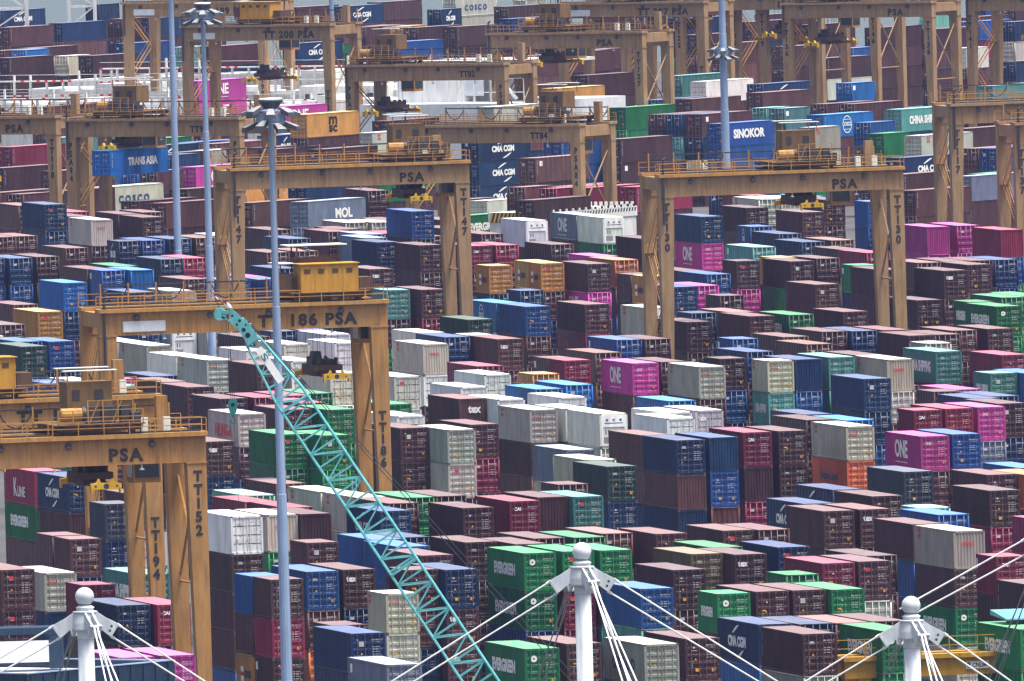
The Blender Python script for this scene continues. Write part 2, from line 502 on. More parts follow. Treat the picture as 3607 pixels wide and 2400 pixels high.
SIDE['R'] = (_t('TRANS ASIA', 6.2, .95, M['white'], .05), .56, 1.5)
SIDE['J'] = (_t('MOL', 3.6, 1.15, M['white'], .045), .62, 1.35)
SIDE['G'] = (_t('HEUNG-A', 6.8, 1.15, M['white'], .04), .5, 1.3)
SIDE['Y'] = (_t('HEUNG-A', 6.8, 1.15, M['redp'], .04), .5, 1.3)
SIDE['Q'] = (_t('Hapag-Lloyd', 6.0, .95, M['bluep'], .02), .48, 1.4)
_m1 = _t('m', 1.9, 1.0, M['black'], .03); _m2 = _t('sc', 1.9, .85, M['black'], .03)
SIDE['M'] = (join_me([(_m1, 0, .5, 0), (_m2, 0, -.5, 0)], [M['black']]), .5, 1.45)
_rg = MB(); _rg.disc((0,-.004,0), 1.1, (0,-1,0), 28, r0=.98)
for zz in (-.62, .62): _rg.quad((-.88,-.004,zz-.03), (.88,-.004,zz-.03), (.88,-.004,zz+.03), (-.88,-.004,zz+.03))
SIDE['F'] = (join_me([(_rg.mesh('ring', [M['white']]), 0, 0, 0), (_t('COSCO', 2.3, .5, M['white'], .03), 0, .05, 0)], [M['white']]), .47, 1.5)
_fl = MB()
for sx in (-1, 1):
    for sz in (-1, 1):
        _fl.quad((sx*.05,-.004,sz*.05), (sx*.34,-.004,sz*.10), (sx*.36,-.004,sz*.36), (sx*.10,-.004,sz*.34))
SIDE['L'] = (_fl.mesh('emblem', [M['redp']]), .13, 2.35)
_sl = MB(); _sl.quad((-1.0,-.004,-.1), (.1,-.004,1.0), (.25,-.004,.1), (-.1,-.004,-.1)); _sl.quad((-1.3,-.004,-.45), (1.3,-.004,-.45), (1.3,-.004,-.2), (-1.3,-.004,-.2))
SIDE['B'] = (_sl.mesh('sail_emblem', [M['white']]), .5, 1.5)
_zl = MB(); _zl.quad((-.32,-.004,-.3), (.32,-.004,-.3), (.32,-.004,.3), (-.32,-.004,.3))
SIDE['Z'] = (_zl.mesh('label', [M['white']]), .1, 2.2)
_ai = MB(); _ai.quad((-.2,-.004,-.36), (.2,-.004,-.36), (.2,-.004,.36), (-.2,-.004,.36)); 
SIDE['A'] = (_ai.mesh('label', [M['white']]), .06, 2.2)
_py = MB(); _py.quad((-1.2,-.004,-.6), (-.2,-.004,-.6), (-.2,-.004,.5), (-1.2,-.004,.5)); _py.quad((-1.2,-.006,-.2), (-.2,-.006,-.2), (-.2,-.006,.1), (-1.2,-.006,.1), mi=1)
for i in range(4): _py.quad((.2+.5*i,-.004,-.3), (.52+.5*i,-.004,-.3), (.52+.5*i,-.004,.25), (.2+.5*i,-.004,.25), mi=2)
SIDE['P'] = (_py.mesh('label', [M['white'], M['redp'], M['black']]), .45, 1.45)
END = {}
END['X'] = _t('tex', .78, .44, M['white'], .045)
END['A'] = _t('CAI', .56, .28, M['white'], .05)
END['O'] = _t('ONE', .58, .28, M['white'], .0)
END['L'] = _t('OOCL', .80, .22, M['redp'], .03)
_er = MB(); _er.disc((0,-.003,0), .23, (0,-1,0), 18, r0=.07)
END['E'] = _er.mesh('round_emblem', [M['white']])
END['Z'] = SIDE['Z'][0]
END['T'] = _t('Y', .34, .42, M['black'], .02)
OOCLBIG = _t('OOCL', 3.4, .75, M['redp'], .02)

def reefer_unit():
    """refrigeration machinery filling the far end, built at +y"""
    mb = MB(); w, h = CW/2-.13, CH
    mb.box(-w, w, -.03, .0, 1.75, h-.16, mi=0)
    mb.box(-w, -w+.16, -.03, 0, .17, 1.75); mb.box(w-.16, w, -.03, 0, .17, 1.75); mb.box(-w+.16, w-.16, -.03, 0, .17, .3)
    mb.quad((-w+.16, .22, .3), (w-.16, .22, .3), (w-.16, .22, 1.75), (-w+.16, .22, 1.75), mi=1)
    for s in (-1, 1): mb.quad((s*(w-.16), 0, .3), (s*(w-.16), .22, .3), (s*(w-.16), .22, 1.75), (s*(w-.16), 0, 1.75), mi=1)
    mb.quad((-w+.16, 0, .3), (w-.16, 0, .3), (w-.16, .22, .3), (-w+.16, .22, .3), mi=1)
    mb.quad((-w+.16, 0, 1.75), (w-.16, 0, 1.75), (w-.16, .22, 1.75), (-w+.16, .22, 1.75), mi=1)
    mb.box(-w+.2, -.15, .02, .2, .34, .9, mi=2); mb.box(-.05, w-.22, .06, .2, .34, .72, mi=3)
    mb.tube((.35, .2, 1.28), (.35, .05, 1.28), .36, 16, mi=1); mb.disc((.35, .045, 1.28), .30, (0,-1,0), 16, mi=2, r0=.2); mb.disc((.35, .045, 1.28), .1, (0,-1,0), 10, mi=2)
    mb.box(-w+.22, -.2, .04, .2, 1.0, 1.6, mi=0); mb.box(-w+.3, -.3, .03, .04, 1.1, 1.5, mi=3)
    mb.box(-.8, .8, -.036, -.03, 2.05, 2.12, mi=1)
    for x in (-.6, 0, .6): mb.box(x-.1, x+.1, -.038, -.03, 2.25, 2.45, mi=3)
    mb.quad((-.1,-.04,2.27), (.1,-.04,2.27), (0,-.04,2.44), mi=4)
    return mb.mesh('machinery', [M['paint'], M['rubber'], M['galv'], M['cabblue'], M['yellowp']])
UNIT = reefer_unit()

def tok_parse(t):
    base = t[0]; rest = t[1:]
    end = 'd'
    if rest.endswith('f'): end, rest = 'f', rest[:-1]
    elif rest.endswith('u'): end, rest = 'u', rest[:-1]
    return base, rest[:1], end
def jitter(rgb, rnd):
    k = rnd.uniform(.72, 1.32); h = [rnd.uniform(.90, 1.10) for _ in range(3)]
    if rgb == COL['m'] and rnd.random() < .22: h = [h[0]*1.5, h[1]*1.55, h[2]*1.3]
    return tuple(min(.85, c*k*q) for c, q in zip(rgb, h))
def build_container(zone, cx, cy, z, L, tok, label, seed, group):
    base, logo, end = tok_parse(tok)
    rnd = random.Random(seed)
    kind = 'reefer' if base == 'w' else 'dry'
    yaw = YAW[zone]
    flip = end in 'fu'
    name = 'refrigerated_container' if kind == 'reefer' else 'shipping_container'
    c = (*jitter(COL[base], rnd), 1)
    o = obj(name, BODY[(L, kind)], None, (cx, cy, z), yaw + (math.pi if flip else 0))
    o.color = c
    tag(o, label, 'reefer container' if kind == 'reefer' else 'container', group)
    s = -1 if flip else 1
    l = L/2
    xL = -CW/2+.13
    if logo == 'E' and end == 'd': ring = True
    for k, sx in ((0, 1), (1, -1)):
        if end == 'u' : pass
        d = obj('door', DOOR[kind], o, (xL+.012 if sx > 0 else -xL-.012, -l+.045, .17))
        d.scale = (sx, 1, 1); d.color = c
        for xb in (.28, .84):
            q = obj('locking_bar', BAR, d, (xb, -.045, .03))
            q.color = c
        if not flip:
            if sx < 0:
                p = sobj('print', MR[rnd.randrange(6)], d, (1.075, 0, 0)); p.scale = (-1, 1, 1)
                if kind == 'reefer' or base == 'W': p.color = (0, 0, 0, 1)
            else:
                if logo in END and logo not in 'Z':
                    e = obj('lettering', END[logo], d, (.50, -.02, 2.02 if logo in 'XE' else 2.1))
                elif logo == 'Y':
                    e = obj('lettering', END['T'], d, (.32, -.02, 2.1))
                else:
                    p = sobj('print', ML[rnd.randrange(6)], d)
    if end == 'u':
        obj('machinery', UNIT, o, (0, l+.004, 0), math.pi)
    if end == 'f' and logo in ('X', 'L'):
        e = obj('lettering', END[logo], o, (-.15 if logo == 'X' else .1, l+.016, 1.95), math.pi)
        if logo == 'X': e.scale = (1.5, 1, 1.5)
        else: e.scale = (1.2, 1, 1.2)
    # print on the long side that faces the viewer
    vis = (-1 if zone == 'A' else 1)*s        # local x of that side
    lo = logo
    if base == 'y' and L < 8: lo = 'P'
    if lo in SIDE:
        me, fr, zc = SIDE[lo]
        far = l if not flip else -l          # local y of the far end
        if zone == 'B': fr = fr
        # text runs from left to right for someone looking at that side
        yl = (far + (-far - far)*fr) if zone == 'A' else (-far + (far + far)*fr)
        rz = math.pi/2 if vis > 0 else -math.pi/2
        sc = min(1.0, L/12.192*1.0) if lo not in 'LZAP' else 1.0
        e = obj('lettering', me, o, (vis*(CW/2+.004), yl, zc), rz)
        e.scale = (sc, 1, 1 if lo in 'LZAP' else .6+.4*sc)
        if kind == 'reefer' and lo == 'L': pass
    if rnd.random() < .6 and base in 'mMrBct':
        far = l if not flip else -l
        yl = (far*.93) if zone == 'A' else (-far*.93)
        sobj('side_print', SIDEID, o, (vis*(CW/2+.004), yl, 2.5), math.pi/2 if vis > 0 else -math.pi/2)
    return o
# ------------------------------------------------------------------ place the stacks
import numpy as np
def mass_template(L, kind):
    mb = body_mesh(L, kind, detail=False)
    w, l = CW/2, L/2
    for sx in (-1, 1):
        x0, x1 = sorted((sx*.02, sx*(w-.14)))
        yb = -l+.045
        nb = 4; hb = (CH-.36)/nb
        for i in range(nb):
            z = .19+i*hb
            mb.quad((x0,yb,z), (x1,yb,z), (x1,yb,z+hb*.3), (x0,yb,z+hb*.3))
            mb.quad((x0,yb,z+hb*.3), (x1,yb,z+hb*.3), (x1,yb+.05,z+hb*.42), (x0,yb+.05,z+hb*.42))
            mb.quad((x0,yb+.05,z+hb*.42), (x1,yb+.05,z+hb*.42), (x1,yb+.05,z+hb*.82), (x0,yb+.05,z+hb*.82))
            mb.quad((x0,yb+.05,z+hb*.82), (x1,yb+.05,z+hb*.82), (x1,yb,z+hb), (x0,yb,z+hb))
        for xb in (.28, .84):
            x = sx*(w-.14-xb)
            mb.box(x-.024, x+.024, -l-.03, -l+.0, .12, CH-.1, mi=3)
    for i in range(9): mb.quad((.28+.075*i,-l+.02,2.36), (.33+.075*i,-l+.02,2.36), (.33+.075*i,-l+.02,2.46), (.28+.075*i,-l+.02,2.46), mi=4)
    for r in range(3):
        for i in range(4): mb.quad((.45+.11*i,-l+.02,1.9-.2*r), (.52+.11*i,-l+.02,1.9-.2*r), (.52+.11*i,-l+.02,1.97-.2*r), (.45+.11*i,-l+.02,1.97-.2*r), mi=4)
    mb.quad((-.8,-l+.02,2.1), (-.45,-l+.02,2.1), (-.45,-l+.02,2.3), (-.8,-l+.02,2.3), mi=4)
    return mb
class Mass:
    def __init__(s): s.V, s.FS, s.FV, s.MI, s.C, s.n = [], [], [], [], [], 0
    def add(s, verts, faces, mids, mat, color):
        a = np.array(verts, float); a = np.c_[a, np.ones(len(a))] @ np.array(mat).T
        s.V.append(a[:, :3])
        for f in faces: s.FS.append(len(f)); s.FV.extend(i+s.n for i in f)
        s.MI.extend(mids)
        s.C.append(np.tile(np.array([*color, 1.0]), (len(a), 1)))
        s.n += len(a)
    def build(s, name, mats):
        me = bpy.data.meshes.new(name)
        V = np.concatenate(s.V); C = np.concatenate(s.C)
        FS = np.array(s.FS, np.int32); FV = np.array(s.FV, np.int32)
        me.vertices.add(len(V)); me.vertices.foreach_set('co', V.ravel())
        me.loops.add(len(FV)); me.loops.foreach_set('vertex_index', FV)
        me.polygons.add(len(FS))
        st = np.zeros(len(FS), np.int32); st[1:] = np.cumsum(FS)[:-1]
        me.polygons.foreach_set('loop_start', st); me.polygons.foreach_set('loop_total', FS)
        for m in mats: me.materials.append(m)
        me.polygons.foreach_set('material_index', np.array(s.MI, np.int32))
        ca = me.color_attributes.new('col', 'FLOAT_COLOR', 'POINT')
        ca.data.foreach_set('color', C.ravel())
        me.update(calc_edges=True); me.validate()
        return me
TPL = {(L, k): mass_template(L, k) for L in (12.192, 6.058) for k in ('dry', 'reefer')}
mass = Mass()
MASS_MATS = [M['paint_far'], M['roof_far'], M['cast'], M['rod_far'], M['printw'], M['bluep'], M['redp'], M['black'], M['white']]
MIDX = {m.name: i for i, m in enumerate(MASS_MATS)}
def mass_container(zone, cx, cy, z, L, tok, seed):
    base, logo, end = tok_parse(tok)
    rnd = random.Random(seed)
    kind = 'reefer' if base == 'w' else 'dry'
    flip = end in 'fu'
    mat = Matrix.Translation((cx, cy, z)) @ Matrix.Rotation(YAW[zone] + (math.pi if flip else 0), 4, 'Z')
    T = TPL[(L, kind)]
    mass.add(T.v, T.f, T.m, mat, jitter(COL[base], rnd))
    lo = 'P' if (base == 'y' and L < 8) else logo
    if lo in SIDE:
        me, fr, zc = SIDE[lo]; l = L/2; s = -1 if flip else 1
        vis = (-1 if zone == 'A' else 1)*s
        far = l if not flip else -l
        yl = (far - 2*far*fr) if zone == 'A' else (-far + 2*far*fr)
        sc = L/12.192 if lo not in 'LZAP' else 1.0
        lm = mat @ Matrix.Translation((vis*(CW/2+.004), yl, zc)) @ Matrix.Rotation(math.pi/2 if vis > 0 else -math.pi/2, 4, 'Z') @ Matrix.Diagonal((sc, 1, 1, 1))
        mi = [MIDX.get(me.materials[p.material_index].name, 4) for p in me.polygons]
        mass.add([v.co for v in me.vertices], [tuple(p.vertices) for p in me.polygons], mi, lm, (.7, .7, .7))

STACKS = [
('A', 378.33, 1813.39, 0, 'MK gE m r'),('A', 378.22, 1799.46, 0, 'bC mf m m'),('A', 355.98, 1700.21, 1, 'm m t g'),('A', 355.84, 1692.94, 1, 'm b m m'),
('A', 370.7, 1749.81, 1, 'k b m g'),('A', 376.13, 1763.76, 0, 'm w t B'),('A', 348.43, 1633.85, 0, 'tH r b g'),('A', 328.75, 1588.23, 0, 'm m m g W'),
('A', 342.93, 1641.13, 0, 'WL bf b m'),('A', 341.51, 1620.75, 1, 'M r m W'),('A', 337.33, 1589.15, 0, 'b m b m'),('A', 340.01, 1587.94, 0, 'MA m m m'),
('A', 322.26, 1517.63, 0, 'p p b m'),('A', 325.18, 1517.98, 0, 'pO p M m'),('A', 360.73, 1657.59, 0, 'w m m m B'),('A', 377.35, 1720.65, 0, 'WLf g m m'),
('A', 379.85, 1719.92, 0, 'mf m m g'),('A', 369.85, 1672.66, 1, 'm b W m'),('A', 383.31, 1755.77, 0, 'T m W b'),('A', 380.81, 1744.43, 0, 'M m m t'),
('A', 381.15, 1732.18, 0, 'M m m m'),('A', 389.86, 1774.07, 0, 'm m m g'),('A', 389.72, 1756.93, 0, 'WL W b B'),('A', 354.9, 1624.25, 1, 'B m y m'),
('A', 354.99, 1618.13, 1, 'm M mZ M'),('A', 359.83, 1627.87, 0, 'B rX oQ m'),('A', 344.24, 1549.69, 1, 'm WS m W'),('A', 342.9, 1537.44, 0, 'b b m t'),
('A', 362.79, 1628.79, 0, 'mX bZ m m'),('A', 357.4, 1590.69, 1, 'WL W m r'),('A', 366.57, 1624.53, 1, 'm r bC m'),('A', 369.07, 1622.5, 0, 'b mX mX m'),
('A', 335.75, 1494.62, 0, 'sZ b m B'),('A', 386.16, 1719.68, 0, 'bC m b m'),('A', 389.67, 1732.43, 0, 'm m m b'),('A', 389.88, 1744.68, 0, 'WL W B M'),
('A', 374.22, 1660.67, 0, 'B B m m'),('A', 377.56, 1675.61, 0, 'b b g g'),('A', 375.06, 1673.35, 0, 'B B m t'),('A', 392.97, 1741.31, 0, 'g g m m'),
('A', 395.64, 1741.71, 0, 'm m m m'),('A', 392.75, 1719.72, 0, 'm m M m'),('A', 398.37, 1727.99, 0, 'MA m m m'),('A', 401.81, 1732.97, 0, 'mf m m m'),
('A', 404.32, 1731.58, 0, 't t W m'),('A', 380.06, 1663.67, 0, 'm m m b'),('A', 385.78, 1665.69, 0, 'm m B r'),('A', 388.67, 1664.57, 0, 'g g m M'),
('A', 382.56, 1657.81, 0, 'm m m m'),('A', 391.91, 1669.33, 0, 'r m m m'),('A', 395.17, 1665.31, 0, 'm m b m'),('A', 379.81, 1643.22, 0, 'gE gE B m'),
('A', 382.84, 1643.61, 0, 'g M M M'),('A', 385.56, 1642.92, 0, 'g m t B'),('A', 348.43, 1508.02, 0, 'gE gE m m'),('A', 352.42, 1512.44, 0, 'm m m m'),
('A', 374.54, 1583.64, 0, 'B t m t'),('A', 383.07, 1609.14, 0, 'm m m W'),('A', 399.08, 1690.4, 0, 't t W'),('A', 356.69, 1507.49, 0, 'WS B b W'),
('A', 372.57, 1645.8, 0, 'm b m B'),('A', 435.33, 1838.52, 0, 'm r bC m'),('A', 435.33, 1826.26, 0, 'b rf bf m'),('A', 438.8, 1829.04, 0, 'bf B rf m'),
('A', 443.49, 1836.38, 0, 'MA mf MA m'),('A', 446.55, 1836.56, 0, 'm m m r'),('A', 419.1, 1782.45, 0, 'G bC m M'),('A', 421.87, 1870.17, 0, 'm m g m'),
('A', 428.38, 1872.04, 0, 'm MA m B'),('A', 439.44, 1897.4, 0, 'WL m r M'),('A', 424.37, 1863.38, 0, 'W W m m'),('A', 423.54, 1815.74, 0, 's W m m'),
('A', 408.31, 1753.79, 1, 'm m m W'),('A', 420.61, 1796.01, 0, 'W W m m'),('A', 389.92, 1632.09, 0, 'n b m m'),('A', 392.42, 1628.72, 0, 'mX m b t'),
('A', 393.57, 1640.97, 0, 'g g t B'),('A', 397.78, 1637.11, 0, 'b t g m'),('A', 400.68, 1666.48, 0, 'm m m m'),('A', 403.18, 1665.45, 0, 'm m t B'),
('A', 416.42, 1705.08, 0, 'bC M b M'),('A', 414.66, 1691.47, 0, 'm m m m'),('A', 417.65, 1691.92, 0, 'mX m b t'),('A', 424.07, 1726.68, 0, 'bC m b m'),
('A', 423.87, 1713.06, 0, 'm m t B'),('A', 415.07, 1665.0, 0, 'm B m M'),('A', 414.85, 1651.54, 0, 'WLf m gE W'),('A', 394.56, 1610.25, 0, 'MK m m m'),
('A', 397.43, 1610.92, 0, 'm W m M'),('A', 399.93, 1619.0, 0, 'm m r B'),('A', 420.47, 1678.52, 0, 'B b r m'),('A', 422.09, 1690.77, 1, 'T m b m'),
('A', 436.38, 1752.9, 0, 'k k m m'),('A', 440.53, 1742.26, 0, 'm m m m'),('A', 445.71, 1752.01, 0, 'c m r b'),('A', 443.03, 1739.07, 0, 'o m b m'),
('A', 433.8, 1715.01, 0, 'm M m m'),('A', 377.45, 1572.24, 1, 'gE m b b'),('A', 380.52, 1573.17, 0, 'm m B r'),('A', 383.2, 1572.96, 0, 'm m m m'),
('A', 385.75, 1571.85, 0, 'g g b m'),('A', 369.7, 1527.97, 0, 'bC c b B'),('A', 372.2, 1526.24, 0, 'b b m m'),('A', 374.7, 1525.87, 0, 'm m t m'),
('A', 377.39, 1526.18, 0, 'm m m M'),('A', 369.17, 1512.93, 0, 'm W m B'),('A', 374.81, 1513.0, 0, 'gE gE b t'),('A', 407.61, 1610.07, 1, 'MA m m m'),
('A', 383.3, 1507.91, 0, 'gE g M m'),('A', 399.25, 1564.86, 0, 'm m m m'),('A', 424.73, 1660.41, 0, 'M m m m'),('A', 360.88, 1512.97, 0, 'm m b m'),
('A', 388.25, 1595.65, 1, 'g m g m'),('A', 453.35, 1840.64, 0, 'WL oQ m r'),('A', 478.59, 1936.07, 0, 'b b BZ c'),('A', 453.69, 1816.38, 0, 'pO m m m'),
('A', 456.77, 1817.97, 0, 'B b m b'),('A', 453.78, 1856.33, 0, 'm m M m'),('A', 456.33, 1867.37, 0, 'b m r m'),('A', 456.28, 1852.61, 0, 'c m M m'),
('A', 494.35, 1988.93, 0, 'm m r'),('A', 494.55, 2001.18, 0, 'm m m'),('A', 465.83, 1867.03, 1, 'MA m m b'),('A', 468.85, 1868.17, 0, 'M m m m'),
('A', 471.8, 1868.66, 0, 'pO s m g'),('A', 475.07, 1874.32, 0, 'm b b m'),('A', 479.33, 1906.67, 0, 'p m b M'),('A', 476.83, 1903.87, 1, 'm m r m'),
('A', 475.87, 1886.58, 0, 'b m m m'),('A', 478.38, 1889.77, 0, 'b m m m'),('A', 490.54, 1937.95, 1, 'tH t m B'),('A', 493.04, 1934.84, 0, 'BZ b g m'),
('A', 498.75, 1990.34, 0, 'tH m t r'),('A', 501.58, 1977.15, 0, 'M m b m'),('A', 490.81, 1976.66, 0, 'WLf W m b'),('A', 490.99, 1988.91, 0, 'mX m m r'),
('A', 487.85, 1986.54, 0, 't t B m'),('A', 484.14, 1984.08, 0, 'bf BZ b m'),('A', 481.42, 1983.44, 1, 'WL tH t g'),('A', 479.16, 1992.32, 1, 'm BZ b W'),
('A', 473.23, 1975.78, 0, 'WL m m B'),('A', 491.09, 2036.67, 1, 'BZ m r B'),('A', 484.92, 2005.6, 0, 'b m m m'),('A', 496.09, 2037.43, 0, 'm m g m'),
('A', 493.63, 2018.34, 0, 'r m m m'),('A', 502.01, 2046.5, 0, 'mX m m m'),('A', 504.56, 2045.28, 0, 'b b m m'),('A', 507.53, 2044.91, 0, 'm W m g'),
('A', 512.25, 2037.96, 0, 'mX mX m m'),('A', 515.88, 2038.59, 0, 'm m g m'),('A', 506.11, 2029.62, 0, 'm m b m'),('A', 508.61, 2029.76, 0, 'm m m t'),
('A', 502.82, 2010.21, 1, 'W m W W'),('A', 530.45, 2092.52, 0, 'gE g M t'),('A', 531.27, 2106.53, 1, 'gE g B b'),('A', 536.68, 2115.0, 0, 'g g m m'),
('A', 539.19, 2117.77, 0, 'g g m m'),('A', 497.56, 2081.82, 0, 'm m m W'),('A', 570.21, 2377.78, 0, 'b pO m b'),('A', 529.36, 2216.98, 0, 'm m t b'),
('A', 529.17, 2204.73, 0, 'B B W m'),('A', 520.72, 2174.77, 0, 'p p m m'),('A', 518.22, 2173.46, 0, 'b t g m'),('A', 581.0, 2401.4, 0, 'm m m m'),
('A', 582.12, 2380.5, 0, 'm m b m'),('A', 589.05, 2428.86, 0, 'WL W r b'),('A', 591.55, 2428.58, 0, 'WL W B m'),('A', 594.87, 2431.99, 0, 'c m m r'),
('A', 594.13, 2419.73, 0, 'm m m m'),('A', 591.02, 2441.92, 0, 'M m m m'),('A', 566.71, 2340.83, 1, 'BF m t B'),('A', 551.73, 2278.1, 0, 'tZ m b m'),
('A', 563.5, 2314.97, 0, 'b W m m'),('A', 559.36, 2287.96, 0, 'b m m g'),('A', 563.05, 2290.11, 0, 'm m r W'),('A', 557.03, 2261.52, 0, 'mX m m m'),
('A', 556.7, 2249.26, 0, 'M W b m'),('A', 540.56, 2239.25, 1, 'm pO m m'),('A', 545.88, 2245.24, 1, 'y b m m'),('A', 544.68, 2232.98, 0, 'm g M M'),
('A', 548.69, 2238.27, 0, 'm m m r'),('A', 530.89, 2166.48, 0, 'm g m m'),('A', 509.62, 2090.53, 0, 'gE m m b'),('A', 515.61, 2093.29, 0, 'm m r b'),
('A', 506.84, 2102.94, 0, 'r r b W'),('A', 505.82, 2090.69, 0, 'm B t W'),('A', 546.92, 2214.55, 1, 'gZ b t m'),('A', 545.8, 2200.16, 0, 'm m W r'),
('A', 596.16, 2407.77, 1, 'B B B m'),('A', 503.27, 2103.63, 1, 'b b m g'),('A', 516.24, 2145.71, 1, 'm m W m'),('A', 550.18, 2191.34, 0, 'mX m b m'),
('A', 556.2, 2205.44, 0, 'm m g g'),('A', 561.86, 2216.67, 0, 'b b b b'),('A', 553.69, 2216.01, 0, 'm m m B'),('A', 556.86, 2217.93, 0, 'm m b m'),
('A', 559.36, 2216.88, 0, 'm m m r'),('A', 528.48, 2115.63, 0, 'm M m B'),('A', 580.84, 2320.12, 0, 'pf pf b M'),('A', 584.38, 2321.32, 0, 'pO pO m B'),
('A', 584.52, 2303.24, 0, 'Mf B g W'),('A', 524.36, 2333.21, 0, 'b b b b'),('A', 526.41, 2348.18, 0, 's s t r'),('A', 525.88, 2319.61, 0, 'm m m m'),
('A', 539.79, 2368.34, 0, 'm pO m g'),('A', 505.72, 2253.87, 0, 'mX m m m'),('A', 493.68, 2193.25, 1, 't m g b'),('A', 496.75, 2190.95, 0, 'm MA m b'),
('A', 482.38, 2107.73, 0, 'G G m g'),('A', 471.19, 2079.25, 0, 'w w m W'),('A', 465.15, 2051.61, 0, 'WLf w m m'),('A', 445.93, 1978.81, 0, 'w w b r'),
('A', 470.68, 2066.65, 0, 'b b r m'),('A', 473.54, 2069.17, 1, 'w w b B'),('A', 494.43, 2148.08, 0, 'cF w r b'),('A', 494.52, 2135.82, 0, 'B mX m B'),
('A', 473.51, 2056.92, 0, 'mX m m b'),('A', 500.41, 2135.8, 0, 'm M b m'),('A', 517.52, 2251.17, 1, 'y b B b'),('A', 523.56, 2259.74, 1, 'y o m m'),
('A', 523.36, 2252.9, 1, 'y m b m'),('A', 503.9, 2178.51, 1, 'bZ b m m'),('A', 526.6, 2246.02, 0, 'm pO m m'),('A', 531.56, 2254.8, 0, 'o m B M'),
('A', 532.43, 2267.05, 0, 'p m m t'),('A', 522.97, 2211.81, 1, 'm m b m'),('A', 523.06, 2205.69, 1, 'y m m m'),('A', 529.52, 2311.94, 0, 'MA m m m'),
('A', 532.17, 2311.31, 0, 'M m m W'),('A', 538.92, 2347.33, 0, 'm m g m'),('A', 552.47, 2384.82, 0, 'wu m b g'),('A', 561.24, 2398.44, 0, 'sO m W m'),
('A', 561.31, 2386.11, 0, 'wu g m m'),('A', 537.2, 2307.55, 0, 'm m B m'),('A', 548.83, 2315.28, 0, 'mX m m m'),('A', 503.08, 2120.06, 0, 'WLu m b B'),
('A', 482.04, 2044.92, 0, 'BZ b m t'),('A', 484.54, 2043.98, 0, 'm m t b'),('A', 457.44, 1995.66, 0, 'M m M B'),('A', 453.62, 1976.21, 0, 'w w m m'),
('A', 457.35, 1973.21, 1, 'y m m g'),('A', 449.97, 1946.3, 1, 'c m t m'),('A', 449.92, 1940.18, 1, 'c m M b'),('A', 466.81, 2007.39, 1, 'rZ m m b'),
('A', 466.85, 2001.27, 1, 'M m t b'),('A', 473.23, 2016.24, 0, 'mX m m m'),('A', 470.3, 1989.28, 0, 'pO m m m'),('A', 473.17, 1990.16, 0, 'm m m m'),
('A', 454.21, 1946.74, 0, 'cZ b M b'),('A', 445.54, 1950.5, 0, 'w w b g'),('A', 442.18, 1921.55, 0, 'w w M b'),('A', 439.68, 1925.64, 0, 'mXf m m m'),
('A', 442.38, 1896.52, 0, 'w m b W'),('A', 442.34, 1883.61, 0, 'wu W t m'),('A', 447.56, 1921.07, 0, 'w m B B'),('A', 427.11, 1894.59, 0, 'w g W m'),
('A', 447.53, 1881.66, 0, 'w m m m'),('A', 444.95, 1869.82, 0, 'w m g B'),('A', 450.72, 1883.47, 0, 'wX m r t'),('A', 453.5, 1905.02, 0, 'c m m W'),
('A', 431.7, 1919.84, 0, 'g g b m'),('A', 519.96, 2496.62, 0, 'm M t g'),('A', 503.83, 2405.33, 0, 'b b b b m'),('A', 495.5, 2392.57, 0, 'm m m B'),
('A', 498.0, 2393.32, 0, 'm m m m'),('A', 519.64, 2468.01, 0, 'M m m b'),('A', 516.56, 2453.32, 0, 'm m b m'),('A', 515.9, 2438.4, 0, 'WLf mX W m'),
('A', 522.47, 2454.79, 0, 'm m m W'),('A', 522.13, 2440.61, 0, 'm m b b'),('A', 525.85, 2457.83, 0, 'm m b b'),('A', 494.25, 2349.4, 0, 'mX m B t'),
('A', 503.35, 2365.1, 1, 'bC b M m'),('A', 505.86, 2364.79, 0, 'B B b m'),('A', 509.12, 2366.33, 0, 'b b W m'),('A', 494.86, 2304.57, 0, 'b b M g'),
('A', 482.93, 2324.23, 0, 'b BZ M g'),('A', 486.12, 2325.72, 0, 'm m m b'),('A', 480.2, 2325.23, 0, 'b B m m'),('A', 486.66, 2289.14, 0, 'g m r g'),
('A', 482.85, 2277.56, 1, 'BZ m b b'),('A', 485.5, 2275.75, 0, 'cf B b b'),('A', 482.61, 2283.68, 0, 'm m b m'),('A', 472.15, 2245.95, 0, 'c b m b'),
('A', 455.34, 2189.98, 0, 'm m m M'),('A', 453.27, 2168.54, 0, 'y m m m'),('A', 443.16, 2137.86, 0, 'm m b m'),('A', 438.11, 2091.31, 0, 'B b m m'),
('A', 435.61, 2094.03, 0, 'B b t r'),('A', 433.33, 2081.23, 0, 'GG G m g'),('A', 497.52, 2305.59, 0, 'M m m m'),('A', 512.18, 2367.01, 0, 'r m m m'),
('A', 515.53, 2371.47, 0, 'w w t m'),('A', 484.21, 2243.77, 0, 'm m m m'),('A', 475.84, 2210.85, 0, 'WL m m m'),('A', 471.86, 2212.24, 0, 'b m b m'),
('A', 490.3, 2243.59, 0, 'pO m b m'),('A', 486.71, 2235.09, 0, 'B m r g'),('A', 490.12, 2230.67, 0, 'B m m m'),('A', 508.27, 2314.14, 0, 'mX m m m'),
('A', 511.43, 2314.55, 0, 'm m m b'),('A', 519.37, 2353.88, 0, 'b b b W'),('A', 498.42, 2265.37, 0, 'b b g g'),('A', 524.05, 2384.71, 0, 'm m m m'),
('A', 527.85, 2372.25, 0, 'mX m b g'),('A', 454.47, 2112.39, 0, 'wu w M m'),('A', 456.97, 2107.97, 0, 'W W b b'),('A', 440.29, 2045.06, 0, 'w W W b'),
